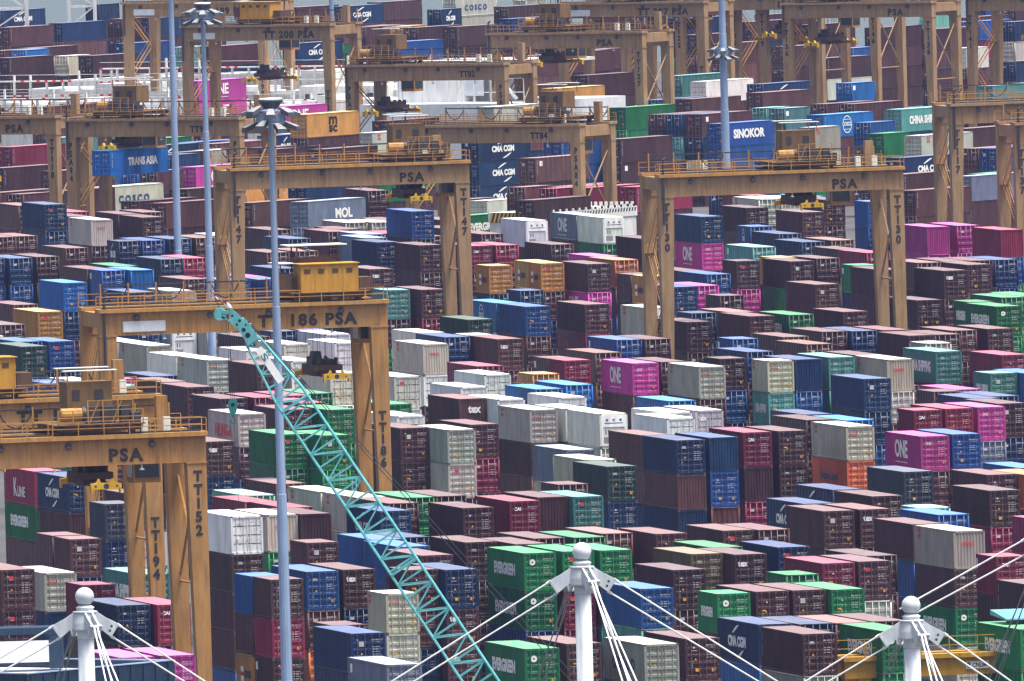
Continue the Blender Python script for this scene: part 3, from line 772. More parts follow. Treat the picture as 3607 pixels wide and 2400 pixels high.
('A', 440.55, 2032.81, 0, 'WL W b b'),('A', 443.49, 2072.66, 0, 'WL w m B'),('A', 443.32, 2084.92, 0, 'w w t t'),('A', 451.82, 2125.1, 0, 'm m b t'),
('A', 451.27, 2112.85, 0, 'b b W r'),('A', 460.95, 2105.53, 0, 'M m m b'),('A', 455.52, 2084.67, 0, 'm m B t'),('A', 460.64, 2096.29, 1, 'b b m b'),
('A', 463.67, 2096.4, 1, 'B b b b'),('A', 463.15, 2084.14, 0, 'w w b m'),('A', 459.21, 2062.5, 0, 'w w b W'),('A', 454.6, 2063.49, 0, 'w w b m'),
('A', 448.29, 2051.14, 0, 'w w m m'),('A', 446.39, 2023.36, 0, 'w w b b'),('A', 443.01, 1991.87, 0, 'w w g b'),('A', 441.89, 2017.57, 0, 'm m m m'),
('A', 426.25, 1986.14, 0, 'mXf m W b'),('A', 425.67, 1972.65, 0, 'm m m m'),('A', 428.36, 2000.24, 0, 'b m m m'),('A', 422.6, 1944.73, 0, 'm m r W'),
('A', 425.61, 1944.51, 0, 'MA m m W'),('A', 416.83, 1911.28, 0, 'WY m b g'),('A', 402.39, 1857.91, 0, 'mX b m r'),('A', 410.62, 1866.52, 0, 'g g r m'),
('A', 413.12, 1861.55, 0, 'g g W g'),('A', 431.24, 1949.15, 0, 'g m b b'),('A', 426.25, 1929.61, 0, 'M m m m'),('A', 425.14, 1913.07, 0, 'g g t m'),
('A', 422.04, 1916.44, 0, 'm m m M'),('A', 428.52, 1946.32, 0, 'M m B b'),('A', 420.09, 1994.11, 0, 'W g M g'),('A', 423.75, 1997.13, 0, 'p m r B'),
('A', 420.59, 1981.86, 0, 'T g m m'),('A', 417.17, 1990.53, 0, 'B m t m'),('A', 562.25, 2505.68, 0, 'm m m m'),('A', 529.74, 2340.12, 0, 'B k m m m'),
('A', 545.91, 2396.63, 0, 'mZ m m m'),('A', 538.33, 2397.55, 0, 'WL W b m'),('A', 535.83, 2399.45, 0, 'WL W g m'),('A', 528.91, 2360.0, 0, 's s b m'),
('A', 531.41, 2359.0, 0, 'M b g m'),('A', 530.35, 2378.2, 0, 'mX g t m'),('A', 532.24, 2346.74, 0, 'm W M W'),('A', 540.83, 2402.2, 0, 'm m M b'),
('B', -1503.06, 2494.66, 0, 'm m m m'),('B', -1465.69, 2434.8, 0, 'mZ bB W m'),('B', -1440.66, 2398.23, 0, 'BN B W b'),('B', -1527.31, 2552.98, 0, 'bC m W t'),
('B', -1506.15, 2517.4, 0, 'm m b t'),('B', -1464.9, 2453.75, 1, 'tZ WL m b'),('B', -1469.09, 2456.24, 1, 't t r b'),('B', -1417.2, 2380.74, 1, 'WL W g t'),
('B', -1514.08, 2553.51, 1, 'cZ mX B b'),('B', -1463.03, 2467.79, 0, 'm m W g'),('B', -1467.8, 2468.99, 0, 'm m m m'),('B', -1443.4, 2427.0, 0, 'cF m b m'),
('B', -1418.79, 2396.76, 1, 'B m b m'),('B', -1392.91, 2356.07, 1, 'g g m m'),('B', -1442.7, 2444.88, 0, 'tH b r m'),('B', -1382.57, 2347.44, 0, 'WL b m b'),
('B', -1340.47, 2271.7, 0, 'bC m b m'),('B', -1308.75, 2217.51, 0, 'm m t m'),('B', -1277.86, 2167.69, 0, 'm m m b'),('B', -1389.66, 2370.23, 0, 'm m W m'),
('B', -1347.55, 2301.01, 0, 'm m m M'),('B', -1344.72, 2300.4, 0, 'B m m b'),('B', -1295.55, 2210.25, 0, 's m m b'),('B', -1298.2, 2218.09, 1, 'g g r m'),
('B', -1659.32, 2806.97, 0, 'm m m m'),('B', -1643.38, 2795.88, 0, 'm m m m'),('B', -1658.13, 2830.6, 0, 'B M r M'),('B', -1648.82, 2827.53, 0, 'b W b r'),
('B', -1703.8, 2845.65, 0, 'm b m m'),('B', -1675.25, 2782.41, 0, 'm m b b'),('B', -1563.92, 2593.19, 0, 't m b m'),('B', -1481.77, 2534.6, 0, 't m m m'),
('B', -1605.76, 2708.95, 1, 'B m m m'),('B', -1643.58, 2737.6, 0, 'm m b B'),('B', -1623.05, 2719.88, 0, 'm m m m'),('B', -1582.84, 2663.15, 0, 'm w b W'),
('B', -1583.62, 2702.23, 1, 'w m r m'),('B', -1544.3, 2566.88, 0, 'w m g t'),('B', -1448.29, 2352.84, 0, 'bC bC bC W'),('B', -1397.15, 2282.39, 0, 'mZ m b m'),
('B', -1341.37, 2188.66, 1, 'm m M b'),('B', -1315.7, 2148.49, 0, 'm m W b'),('B', -1427.27, 2337.63, 0, 'B B m m'),('B', -1333.99, 2183.39, 0, 'M m b M'),
('B', -1336.5, 2189.36, 0, 'm m m m'),('B', -1330.47, 2184.49, 0, 'M m t b'),('B', -1360.06, 2229.4, 1, 'o m g'),('B', -1354.34, 2229.28, 1, 'o m m'),
('B', -1423.81, 2345.78, 0, 'm mZ t m'),('B', -1325.26, 2186.3, 0, 'M m m b'),('B', -1351.71, 2224.82, 1, 'M m r'),('B', -1347.7, 2223.0, 1, 'o m t'),
('B', -1494.46, 2463.91, 0, 'g g m m'),('B', -1471.43, 2435.22, 0, 'm m r m'),('B', -1468.53, 2434.51, 0, 'b t b m'),('B', -1506.87, 2492.45, 0, 'b m B b'),
('B', -1538.12, 2480.21, 0, 'tH m m b'),('B', -1532.97, 2478.91, 0, 'm m b b'),('B', -1463.86, 2382.07, 0, 'WL m b m t'),('B', -1513.8, 2477.03, 0, 't m b m'),
('B', -1503.73, 2421.7, 0, 'm m g m'),('B', -1478.86, 2377.71, 0, 'WL W g m'),('B', -1369.96, 2226.94, 1, 'w m M'),('B', -1375.26, 2231.91, 1, 'm m m'),
('B', -1344.79, 2179.72, 0, 'gE m b'),('B', -1647.32, 2688.51, 0, 'm m m m'),('B', -1566.3, 2558.44, 0, 'm m m M'),('B', -1649.49, 2704.48, 0, 'm m m g'),
('B', -1652.21, 2716.73, 0, 'm m m b'),('B', -1582.39, 2599.34, 0, 'm m b b'),('B', -1554.02, 2544.9, 0, 'y m B g'),('B', -1599.4, 2604.07, 1, 'm M m m'),
('B', -1405.14, 2200.78, 0, 'WS m t b'),('B', -1432.57, 2263.53, 0, 'pO m b M'),('B', -1640.79, 2594.29, 0, 'pO pO m m'),('B', -1557.78, 2481.7, 0, 'pO m b M'),
('B', -1477.71, 2360.73, 0, 'yM m m b m'),('B', -1490.15, 2377.26, 0, 'WL m b m'),('B', -1489.08, 2371.14, 1, 'bC b g M'),('B', -1466.81, 2320.24, 1, 'WL m W t'),
('B', -1430.54, 2251.7, 1, 'm m b m'),('B', -1435.12, 2254.72, 1, 'B m M b'),('B', -1485.57, 2336.49, 0, 'bC m g r'),('B', -1462.37, 2305.49, 1, 'b m t M'),
('B', -1466.64, 2307.99, 0, 'm m M m'),('B', -1487.25, 2348.74, 0, 'B m b t'),('B', -1480.49, 2344.09, 0, 'm m t M'),('B', -1482.99, 2353.04, 1, 'B m r m'),
('B', -1461.44, 2266.37, 0, 'm m m m'),('B', -1507.17, 2339.5, 0, 'M m m m'),('B', -1446.32, 2254.83, 0, 'm m b m'),('B', -1403.95, 2188.52, 0, 'm m m b'),
('B', -1410.08, 2185.96, 0, 'm m b t'),('B', -1403.7, 2180.78, 1, 'm m t m'),('B', -1388.37, 2204.28, 0, 'yM m g b'),('B', -1380.03, 2203.84, 0, 'b m r m'),
('B', -1346.13, 2149.91, 0, 'sJ s B m'),('B', -1364.42, 2149.22, 0, 'r m m m'),('B', -1371.82, 2155.22, 0, 'm m m b'),('B', -1352.2, 2147.86, 0, 'm m M B'),
('B', -1388.69, 2192.02, 0, 'm m r g'),('B', -1463.51, 2323.35, 0, 'm m m B'),('B', -1458.25, 2322.22, 0, 'm m m m'),('B', -1450.16, 2320.47, 0, 'm m m m'),
('B', -1502.36, 2361.07, 0, 'g m m b'),('B', -1520.57, 2372.01, 0, 't g r m'),('B', -1600.72, 2493.9, 0, 'm m m m'),('B', -1603.22, 2504.58, 0, 'm m m B'),
('B', -1908.38, 2961.91, 0, 'bC b m b'),('B', -1846.94, 2868.14, 0, 'm m m m'),('B', -1850.2, 2887.96, 0, 'b m g m'),('B', -1910.04, 2992.13, 1, 'b m b b'),
('B', -1768.58, 2750.42, 1, 'c m m t'),('B', -1773.58, 2760.15, 0, 'm m b M'),('B', -1771.08, 2748.62, 0, 'm m b m'),('B', -1746.98, 2712.26, 0, 'm m m m'),
('B', -1741.38, 2719.16, 1, 'W m m t'),('B', -1736.27, 2717.65, 0, 'm m b b'),('B', -1767.78, 2776.5, 0, 'B m B B'),('B', -1851.99, 2907.38, 0, 'm m b M'),
('B', -1847.65, 2910.12, 0, 'b m m m'),('B', -1850.17, 2921.99, 0, 'm m m m'),('B', -1744.0, 2754.56, 1, 'T m m g'),('B', -1740.19, 2756.31, 0, 'm b r b'),
('B', -1731.93, 2765.45, 0, 'bC m B m'),('B', -1852.92, 2959.21, 0, 'm m m m'),('B', -1845.08, 2959.76, 0, 'bC m g m'),('B', -1851.74, 2981.71, 0, 'm m B B'),
('B', -1847.25, 2996.63, 0, 'WS W m m'),('B', -1812.45, 2935.62, 1, 'bC m m t'),('B', -1807.39, 2946.75, 0, 'm m m g'),('B', -1825.85, 2982.48, 1, 'W t b b'),
('B', -1769.41, 2844.49, 0, 'm m M t'),('B', -1772.03, 2851.61, 1, 'm m b W'),('B', -1764.51, 2847.56, 1, 'y m W m'),('B', -1756.98, 2839.02, 0, 'm m m B'),
('B', -1750.88, 2840.08, 0, 'm m b m'),('B', -1715.17, 2766.12, 0, 'B m m m'),('B', -1764.91, 2878.53, 0, 'b m W M'),('B', -1754.79, 2887.6, 0, 'm b m m'),
('B', -1743.74, 2890.13, 0, 'b m m B'),('B', -1724.75, 2822.55, 0, 'm m m m'),('B', -1727.87, 2865.91, 0, 'b m g r'),('B', -1718.16, 2938.12, 0, 'B m b m'),
('B', -1693.03, 2904.0, 0, 'm m m m'),('B', -1687.95, 2871.09, 1, 'T m m M'),('B', -1671.95, 2853.43, 0, 'm m m m'),('B', -1723.04, 2882.92, 0, 'm m B g'),
('B', -1681.98, 2826.35, 0, 'm m b B')]
LABELS = {
(0, 0): 'crimson container with big lettering under the girder of crane TT152',
(0, 1): 'green container, first green one from the left under the girder of crane TT152',
(1, 0): 'navy blue container, first navy blue one from the left under the girder of crane TT152',
(1, 1): 'dark maroon container, second dark maroon one from the left under the girder of crane TT152',
(3, 0): 'dark maroon container, third dark maroon one from the left under the girder of crane TT152',
(4, 0): 'short charcoal blue container under the girder of crane TT152',
(4, 1): 'navy blue container, second navy blue one from the left under the girder of crane TT152',
(5, 0): 'dark maroon container, fifth dark maroon one from the left under the girder of crane TT152',
(5, 1): 'white refrigerated container under the girder of crane TT152',
(6, 0): 'teal container with big lettering around the left white mast',
(7, 0): 'dark maroon container, first dark maroon one from the left around the left white mast',
(7, 1): 'dark maroon container, second dark maroon one from the left around the left white mast',
(7, 2): 'dark maroon container, third dark maroon one from the left around the left white mast',
(8, 0): 'pale grey container around the left white mast',
(8, 1): 'navy blue container, first navy blue one from the left around the left white mast',
(8, 2): 'navy blue container, second navy blue one from the left around the left white mast',
(9, 0): 'short crimson container, first crimson one from the left around the left white mast',
(10, 0): 'navy blue container, third navy blue one from the left around the left white mast',
(11, 0): 'crimson container, second crimson one from the left around the left white mast',
(12, 0): 'magenta container, first magenta one from the left around the left white mast',
(13, 0): 'magenta container with big lettering, second magenta one from the left around the left white mast',
(14, 0): 'white refrigerated container between crane TT152 and the near lamp mast',
(14, 1): 'dark maroon container, third from left between crane TT152 and the near lamp mast',
(14, 2): 'dark maroon container, first from left between crane TT152 and the near lamp mast',
(14, 3): 'dark maroon container, second from left between crane TT152 and the near lamp mast',
(15, 0): 'pale grey container between crane TT152 and the near lamp mast',
(16, 0): 'dark maroon container, fifth from left between crane TT152 and the near lamp mast',
(17, 0): 'short dark maroon container, second dark maroon one from the left behind the teal boom',
(23, 0): 'short mid blue container between crane TT152 and the near lamp mast',
(24, 0): 'dark maroon container, fourth from left between crane TT152 and the near lamp mast',
(24, 1): 'short crimson container behind the teal boom',
(24, 2): 'short dark maroon container, first dark maroon one from the left behind the teal boom',
(25, 0): 'mid blue container, first mid blue one from the left behind the teal boom',
(27, 0): 'navy blue container, first navy blue one from the left behind the teal boom',
(28, 0): 'dark maroon container, third dark maroon one from the left behind the teal boom',
(29, 0): 'short pale grey container, second pale grey one from the left behind the teal boom',
(29, 1): 'short pale grey container, third pale grey one from the left behind the teal boom',
(30, 0): 'short dark maroon container, fifth dark maroon one from the left behind the teal boom',
(31, 0): 'navy blue container around the middle white mast',
(31, 1): 'dark maroon container, first dark maroon one from the left around the middle white mast',
(31, 2): 'dark maroon container, second dark maroon one from the left around the middle white mast',
(32, 0): 'slate grey container behind the teal boom',
(33, 0): 'navy blue container, second navy blue one from the left behind the teal boom',
(35, 0): 'pale grey container, first pale grey one from the left behind the teal boom',
(36, 0): 'mid blue container, third mid blue one from the left behind the teal boom',
(38, 0): 'mid blue container, second mid blue one from the left behind the teal boom',
(41, 0): 'dark maroon container, fourth dark maroon one from the left right of crane TT186',
(42, 0): 'crimson container, first crimson one from the left around the middle white mast',
(43, 0): 'dark maroon container, fourth dark maroon one from the left around the middle white mast',
(44, 0): 'teal container around the middle white mast',
(45, 0): 'dark maroon container, third dark maroon one from the left around the middle white mast',
(50, 0): 'dark maroon container, first dark maroon one from the left right of the middle white mast',
(51, 0): 'green container with big lettering, second green one from the left around the middle white mast',
(51, 1): 'green container with big lettering, third green one from the left around the middle white mast',
(52, 0): 'green container, fourth green one from the left around the middle white mast',
(52, 1): 'crimson container, second crimson one from the left around the middle white mast',
(53, 0): 'green container, fifth green one from the left around the middle white mast',
(54, 0): 'green container with big lettering, first green one from the left around the middle white mast',
(55, 0): 'dark maroon container, fifth dark maroon one from the left around the middle white mast',
(56, 0): 'mid blue container right of the middle white mast',
(57, 0): 'dark maroon container, second dark maroon one from the left right of the middle white mast',
(59, 0): 'pale grey container with big lettering right of the middle white mast',
(60, 0): 'dark maroon container, fourth dark maroon one from the left behind the teal boom',
(61, 0): 'dark maroon container below the middle of the yard',
(62, 0): 'navy blue container, second navy blue one from the left below the middle of the yard',
(62, 1): 'brown-red container below the middle of the yard',
(62, 2): 'navy blue container, first navy blue one from the left right of the middle white mast',
(63, 0): 'navy blue container in the lower right quarter',
(63, 1): 'mid blue container below the middle of the yard',
(64, 0): 'crimson container with small white door lettering in the lower right quarter',
(64, 1): 'dark maroon container, first dark maroon one from the left in the lower right quarter',
(65, 0): 'dark maroon container, second dark maroon one from the left in the lower right quarter',
(65, 1): 'dark maroon container, third dark maroon one from the left in the lower right quarter',
(66, 0): 'dark green container below the middle of the yard',
(66, 1): 'navy blue container, first navy blue one from the left below the middle of the yard',
(67, 0): 'dark maroon container, second dark maroon one from the left right of crane TT186',
(67, 1): 'dark maroon container, first dark maroon one from the left right of crane TT186',
(68, 0): 'dark maroon container, fifth dark maroon one from the left right of crane TT186',
(69, 0): 'pale grey container in the middle of the yard',
(69, 1): 'dark maroon container in the middle of the yard',
(70, 0): 'pale grey container, first pale grey one from the left right of crane TT186',
(70, 1): 'pale grey container, second pale grey one from the left right of crane TT186',
(71, 0): 'slate grey container in the middle of the yard',
(74, 0): 'brown container right of the middle white mast',
(75, 0): 'dark maroon container, fifth dark maroon one from the left right of the middle white mast',
(77, 0): 'navy blue container left of the right white mast',
(78, 0): 'dark maroon container, fourth dark maroon one from the left right of the middle white mast',
(81, 0): 'dark maroon container, fourth dark maroon one from the left left of the right white mast',
(82, 0): 'dark maroon container, fifth dark maroon one from the left left of the right white mast',
(84, 0): 'dark maroon container, seventh dark maroon one from the left left of the right white mast',
(85, 0): 'dark maroon container, first dark maroon one from the left around the right white mast',
(86, 0): 'pale grey container, second pale grey one from the left around the right white mast',
(86, 1): 'dark maroon container, second dark maroon one from the left around the right white mast',
(86, 2): 'green container with big lettering, first green one from the left around the right white mast',
(86, 3): 'pale grey container, first pale grey one from the left around the right white mast',
(87, 0): 'crimson container with big lettering left of the right white mast',
(88, 0): 'dark maroon container, sixth dark maroon one from the left left of the right white mast',
(92, 0): 'charcoal blue container near the tall navy stack',
(93, 0): 'dark maroon container, first dark maroon one from the left at the right edge, mid height',
(96, 0): 'dark maroon container, third dark maroon one from the left around the right white mast',
(97, 0): 'short green container with big lettering right of the middle white mast',
(98, 0): 'dark maroon container, first dark maroon one from the left left of the right white mast',
(99, 0): 'dark maroon container, third dark maroon one from the left left of the right white mast',
(100, 0): 'green container, first green one from the left left of the right white mast',
(101, 0): 'navy blue container, second navy blue one from the left right of the middle white mast',
(105, 0): 'dark maroon container, second dark maroon one from the left left of the right white mast',
(106, 0): 'green container, second green one from the left left of the right white mast',
(107, 0): 'short crimson container with small white door lettering around the right white mast',
(108, 0): 'green container with big lettering, second green one from the left around the right white mast',
(109, 0): 'dark maroon container, fourth dark maroon one from the left around the right white mast',
(111, 0): 'dark maroon container, third dark maroon one from the left right of the middle white mast',
(113, 0): 'pale grey container, first pale grey one from the left near the tall navy stack',
(113, 1): 'orange container with big lettering near the tall navy stack',
(114, 0): 'navy blue container near the tall navy stack',
(115, 0): 'magenta container, first magenta one from the left at the right edge, mid height',
(116, 0): 'mid blue container at the right edge, mid height',
(122, 0): 'crimson container, first crimson one from the left at the right edge, mid height',
(123, 0): 'crimson container, second crimson one from the left at the right edge, mid height',
(124, 0): 'magenta container, second magenta one from the left at the right edge, mid height',
(125, 0): 'dark maroon container, second dark maroon one from the left at the right edge, mid height',
(130, 0): 'short teal container with big lettering at the right edge, mid height',
(132, 0): 'teal container with big lettering right of crane TT130',
(133, 0): 'crimson container, third crimson one from the left at the right edge, mid height',
(134, 0): 'pale grey container, second pale grey one from the left near the tall navy stack',
(136, 0): 'teal container in front of crane TT130',
(137, 0): 'navy blue container in front of crane TT130',
(138, 0): 'short pale grey container in front of crane TT130',
(138, 1): 'short teal container with big lettering in the lower right quarter',
(139, 0): 'short dark maroon container, first dark maroon one from the left in front of crane TT130',
(140, 0): 'pale grey container, second pale grey one from the left in front of crane TT130, left',
(149, 0): 'dark maroon container, fifth dark maroon one from the left right of crane TT130',
(150, 0): 'dark maroon container, first dark maroon one from the left right of crane TT130',
(153, 0): 'green container with big lettering right of crane TT130',
(157, 0): 'dark maroon container in front of crane TT130, left',
(158, 0): 'navy blue container inside crane TT130, left half',
(158, 1): 'magenta container with big lettering inside crane TT130, left half',
(162, 0): 'navy blue container in front of crane TT130, left',
(163, 0): 'dark maroon container, second dark maroon one from the left inside crane TT130, left half',
(164, 0): 'dark maroon container, second dark maroon one from the left inside crane TT130, right half',
(168, 0): 'dark maroon container, fourth dark maroon one from the left inside crane TT130, right half',
(177, 0): 'short dark maroon container, third dark maroon one from the left inside crane TT130, left half',
(179, 0): 'dark maroon container, first dark maroon one from the left inside crane TT130, right half',
(181, 0): 'dark maroon container, third dark maroon one from the left inside crane TT130, right half',
(183, 0): 'dark maroon container, third dark maroon one from the left in front of crane TT130',
(185, 0): 'dark maroon container, second dark maroon one from the left in front of crane TT130',
(187, 0): 'dark maroon container, fifth dark maroon one from the left inside crane TT130, right half',
(188, 0): 'short mid blue container inside crane TT130, right half',
(191, 0): 'dark maroon container, third dark maroon one from the left right of crane TT130',
(192, 0): 'dark maroon container, fourth dark maroon one from the left right of crane TT130',
(197, 0): 'dark maroon container, second dark maroon one from the left right of crane TT130',
(198, 0): 'magenta container inside crane TT130, right half',
(200, 0): 'crimson container beside crane TT117',
(201, 0): 'navy blue container inside the portal of crane TT147',
(203, 0): 'dark maroon container, second dark maroon one from the left inside the portal of crane TT147',
(205, 0): 'dark maroon container, first dark maroon one from the left inside the portal of crane TT147',
(206, 0): 'short teal container inside the portal of crane TT147',
(207, 0): 'dark maroon container, first from left beside the right leg of crane TT147',
(208, 0): 'dark green container beside the right leg of crane TT147',
(209, 0): 'white refrigerated container, first white one from the left beside the right leg of crane TT147',
(210, 0): 'pale grey container beside the right leg of crane TT147',
(210, 1): 'white refrigerated container, fourth white one from the left right of crane TT186',
(211, 0): 'white refrigerated container, second white one from the left right of crane TT186',
(211, 1): 'white refrigerated container, third white one from the left right of crane TT186',
(213, 0): 'white refrigerated container, second white one from the left beside the right leg of crane TT147',
(215, 0): 'mid blue container beside the right leg of crane TT147',
(216, 0): 'dark maroon container, second from left beside the right leg of crane TT147',
(217, 0): 'dark maroon container, second dark maroon one from the left between cranes TT147 and TT130',
(218, 0): 'short ochre yellow container beside the right leg of crane TT147',
(220, 0): 'short ochre yellow container between cranes TT147 and TT130',
(222, 0): 'dark maroon container, third dark maroon one from the left between cranes TT147 and TT130',
(227, 0): 'crimson container with small white door lettering inside the portal of crane TT147',
(230, 0): 'white refrigerated container, first white one from the left between cranes TT147 and TT130',
(232, 0): 'white refrigerated container, second white one from the left between cranes TT147 and TT130',
(234, 0): 'dark maroon container, fourth dark maroon one from the left between cranes TT147 and TT130',
(235, 0): 'pale grey container, first pale grey one from the left in front of crane TT130, left',
(239, 0): 'white refrigerated container, first white one from the left in the middle of the yard',
(244, 0): 'short crimson container in the middle of the yard',
(246, 0): 'magenta container with big lettering in front of crane TT130, left',
(249, 0): 'white refrigerated container, fifth white one from the left right of crane TT186',
(250, 0): 'white refrigerated container, second white one from the left in the middle of the yard',
(251, 0): 'dark maroon container, third dark maroon one from the left right of crane TT186',
(252, 0): 'white refrigerated container, fourth white one from the left in the middle of the yard',
(253, 0): 'white refrigerated container, fifth white one from the left in the middle of the yard',
(254, 0): 'white refrigerated container, third white one from the left in the middle of the yard',
(255, 0): 'white refrigerated container, first white one from the left right of crane TT186',
(256, 0): 'white refrigerated container, first white one from the left below the middle of the yard',
(257, 0): 'white refrigerated container, second white one from the left below the middle of the yard',
(258, 0): 'white refrigerated container, third white one from the left below the middle of the yard',
(260, 0): 'green container, fourth green one from the left just right of the near lamp mast',
(262, 0): 'navy blue container under cranes TT94 and TT118',
(267, 0): 'pale grey container under cranes TT94 and TT118',
(269, 0): 'dark maroon container, fourth dark maroon one from the left under cranes TT94 and TT118',
(283, 0): 'bright blue container left of crane TT186',
(285, 0): 'ochre yellow container left of crane TT186',
(287, 0): 'mid blue container left of crane TT186',
(289, 0): 'dark green container with big lettering left of crane TT186',
(292, 0): 'white refrigerated container, first white one from the left above the girder of crane TT186',
(292, 1): 'white refrigerated container, second white one from the left above the girder of crane TT186',
(294, 0): 'pale grey container above the girder of crane TT186',
(295, 0): 'navy blue container above the girder of crane TT186',
(297, 0): 'mid blue container, first mid blue one from the left above the girder of crane TT186',
(298, 0): 'mid blue container, second mid blue one from the left above the girder of crane TT186',
(305, 0): 'white refrigerated container, fourth white one from the left under the girder of crane TT186',
(307, 0): 'white refrigerated container, third white one from the left under the girder of crane TT186',
(308, 0): 'pale grey container, first pale grey one from the left left of the near lamp mast',
(309, 0): 'pale grey container under the girder of crane TT186',
(310, 0): 'white refrigerated container, second white one from the left under the girder of crane TT186',
(310, 1): 'white refrigerated container, first white one from the left under the girder of crane TT186',
(317, 0): 'white refrigerated container, second white one from the left just right of the near lamp mast',
(318, 0): 'white refrigerated container, fourth white one from the left just right of the near lamp mast',
(318, 1): 'white refrigerated container, fifth white one from the left just right of the near lamp mast',
(319, 0): 'white refrigerated container, sixth white one from the left under the girder of crane TT186',
(320, 0): 'white refrigerated container, fifth white one from the left under the girder of crane TT186',
(321, 0): 'white refrigerated container, first white one from the left just right of the near lamp mast',
(322, 0): 'white refrigerated container, third white one from the left just right of the near lamp mast',
(323, 0): 'dark maroon container, fifth dark maroon one from the left left of the near lamp mast',
(324, 0): 'dark maroon container, first dark maroon one from the left left of the near lamp mast',
(325, 0): 'dark maroon container, second dark maroon one from the left left of the near lamp mast',
(327, 0): 'dark maroon container, fourth dark maroon one from the left left of the near lamp mast',
(329, 0): 'pale grey container, second pale grey one from the left left of the near lamp mast',
(330, 0): 'dark maroon container, third dark maroon one from the left left of the near lamp mast',
(330, 1): 'navy blue container between crane TT152 and the near lamp mast',
(331, 0): 'green container, first green one from the left just right of the near lamp mast',
(332, 0): 'green container, second green one from the left just right of the near lamp mast',
(335, 0): 'green container, third green one from the left just right of the near lamp mast',
(336, 0): 'dark maroon container just right of the near lamp mast',
(340, 0): 'pale mint container left of the near lamp mast',
(340, 1): 'green container, second green one from the left under the girder of crane TT152',
(340, 2): 'dark maroon container, fourth dark maroon one from the left under the girder of crane TT152',
(341, 0): 'mid blue container under the girder of crane TT152',
(341, 1): 'dark maroon container, first dark maroon one from the left under the girder of crane TT152',
(341, 2): 'teal container under the girder of crane TT152',
(343, 0): 'mid blue container inside the portal of crane TT147',
(352, 0): 'dark maroon container, first dark maroon one from the left behind crane TT130, left',
(353, 0): 'dark maroon container, second dark maroon one from the left behind crane TT130, left',
(354, 0): 'mid blue container, first mid blue one from the left behind crane TT130, left',
(354, 1): 'mid blue container, second mid blue one from the left behind crane TT130, left',
(354, 2): 'pale grey container inside crane TT130, left half',
(356, 0): 'dark maroon container, third dark maroon one from the left behind crane TT130, left',
(359, 0): 'short pale grey container, first pale grey one from the left behind crane TT130, right',
(359, 1): 'short pale grey container, second pale grey one from the left behind crane TT130, right',
(359, 2): 'short green container inside crane TT130, right half',
(363, 0): 'bright blue container with big lettering behind crane TT130, right',
(365, 0): 'short green container behind crane TT130, right',
(366, 0): 'teal container with big lettering behind crane TT130, right',
(367, 0): 'pale grey container beside crane TT117',
(368, 0): 'navy blue container with big lettering beside crane TT117',
(369, 0): 'dark maroon container, first dark maroon one from the left beside crane TT117',
(370, 0): 'dark maroon container, second dark maroon one from the left beside crane TT117',
(371, 0): 'dark maroon container, third dark maroon one from the left beside crane TT117',
(373, 0): 'mid blue container beside crane TT117',
(374, 0): 'slate grey container beside crane TT117',
(374, 1): 'dark maroon container, fourth dark maroon one from the left beside crane TT117',
(376, 0): 'dark maroon container, second dark maroon one from the left behind crane TT130, right',
(376, 1): 'dark maroon container, third dark maroon one from the left behind crane TT130, right',
(376, 2): 'dark maroon container, fourth dark maroon one from the left behind crane TT130, right',
(377, 0): 'dark maroon container, fifth dark maroon one from the left behind crane TT130, right',
(380, 0): 'dark maroon container, fourth dark maroon one from the left among the far crane legs',
(381, 0): 'dark maroon container, second dark maroon one from the left among the far crane legs',
(383, 0): 'teal container beside crane TT117',
(385, 0): 'dark maroon container, third dark maroon one from the left among the far crane legs',
(386, 0): 'dark maroon container, fifth dark maroon one from the left among the far crane legs',
(387, 0): 'dark maroon container, first dark maroon one from the left behind crane TT130, right',
(387, 1): 'white refrigerated container, first white one from the left behind crane TT130, right',
(388, 0): 'short white refrigerated container, second white one from the left behind crane TT130, right',
(389, 0): 'white refrigerated container behind crane TT130, left',
(390, 0): 'navy blue container, third navy blue one from the left under the girder of crane TT84',
(390, 1): 'navy blue container, second navy blue one from the left under the girder of crane TT84',
(391, 0): 'dark maroon container, fourth dark maroon one from the left under the girder of crane TT84',
(393, 0): 'dark maroon container, first dark maroon one from the left between cranes TT147 and TT130',
(394, 0): 'mid blue container right of crane TT84',
(397, 0): 'crimson container, first crimson one from the left right of crane TT84',
(400, 0): 'dark maroon container, fourth dark maroon one from the left right of crane TT84',
(400, 1): 'dark maroon container, fifth dark maroon one from the left right of crane TT84',
(401, 0): 'crimson container, second crimson one from the left right of crane TT84',
(401, 1): 'dark maroon container, first dark maroon one from the left inside crane TT130, left half',
(404, 0): 'green container right of crane TT84',
(409, 0): 'dark maroon container, second dark maroon one from the left under the girder of crane TT84',
(410, 0): 'pale grey container, third pale grey one from the left under the girder of crane TT84',
(411, 0): 'teal container right of crane TT84',
(412, 0): 'dark maroon container, first dark maroon one from the left under the girder of crane TT84',
(413, 0): 'pale grey container, first pale grey one from the left under the girder of crane TT84',
(413, 1): 'pale grey container, second pale grey one from the left under the girder of crane TT84',
(413, 2): 'green container inside the portal of crane TT147',
(414, 0): 'short white refrigerated container under the girder of crane TT84',
(417, 0): 'dark maroon container, third dark maroon one from the left under the girder of crane TT84',
(419, 0): 'dark maroon container, second dark maroon one from the left right of crane TT84',
(421, 0): 'dark maroon container, third dark maroon one from the left right of crane TT84',
(422, 0): 'ochre yellow container right of crane TT84',
(424, 0): 'pale grey container with big lettering behind crane TT94',
(425, 0): 'magenta container with big lettering, second magenta one from the left right of crane TT94',
(426, 0): 'magenta container with big lettering, first magenta one from the left below crane TT200',
(426, 1): 'magenta container with big lettering, first magenta one from the left right of crane TT94',
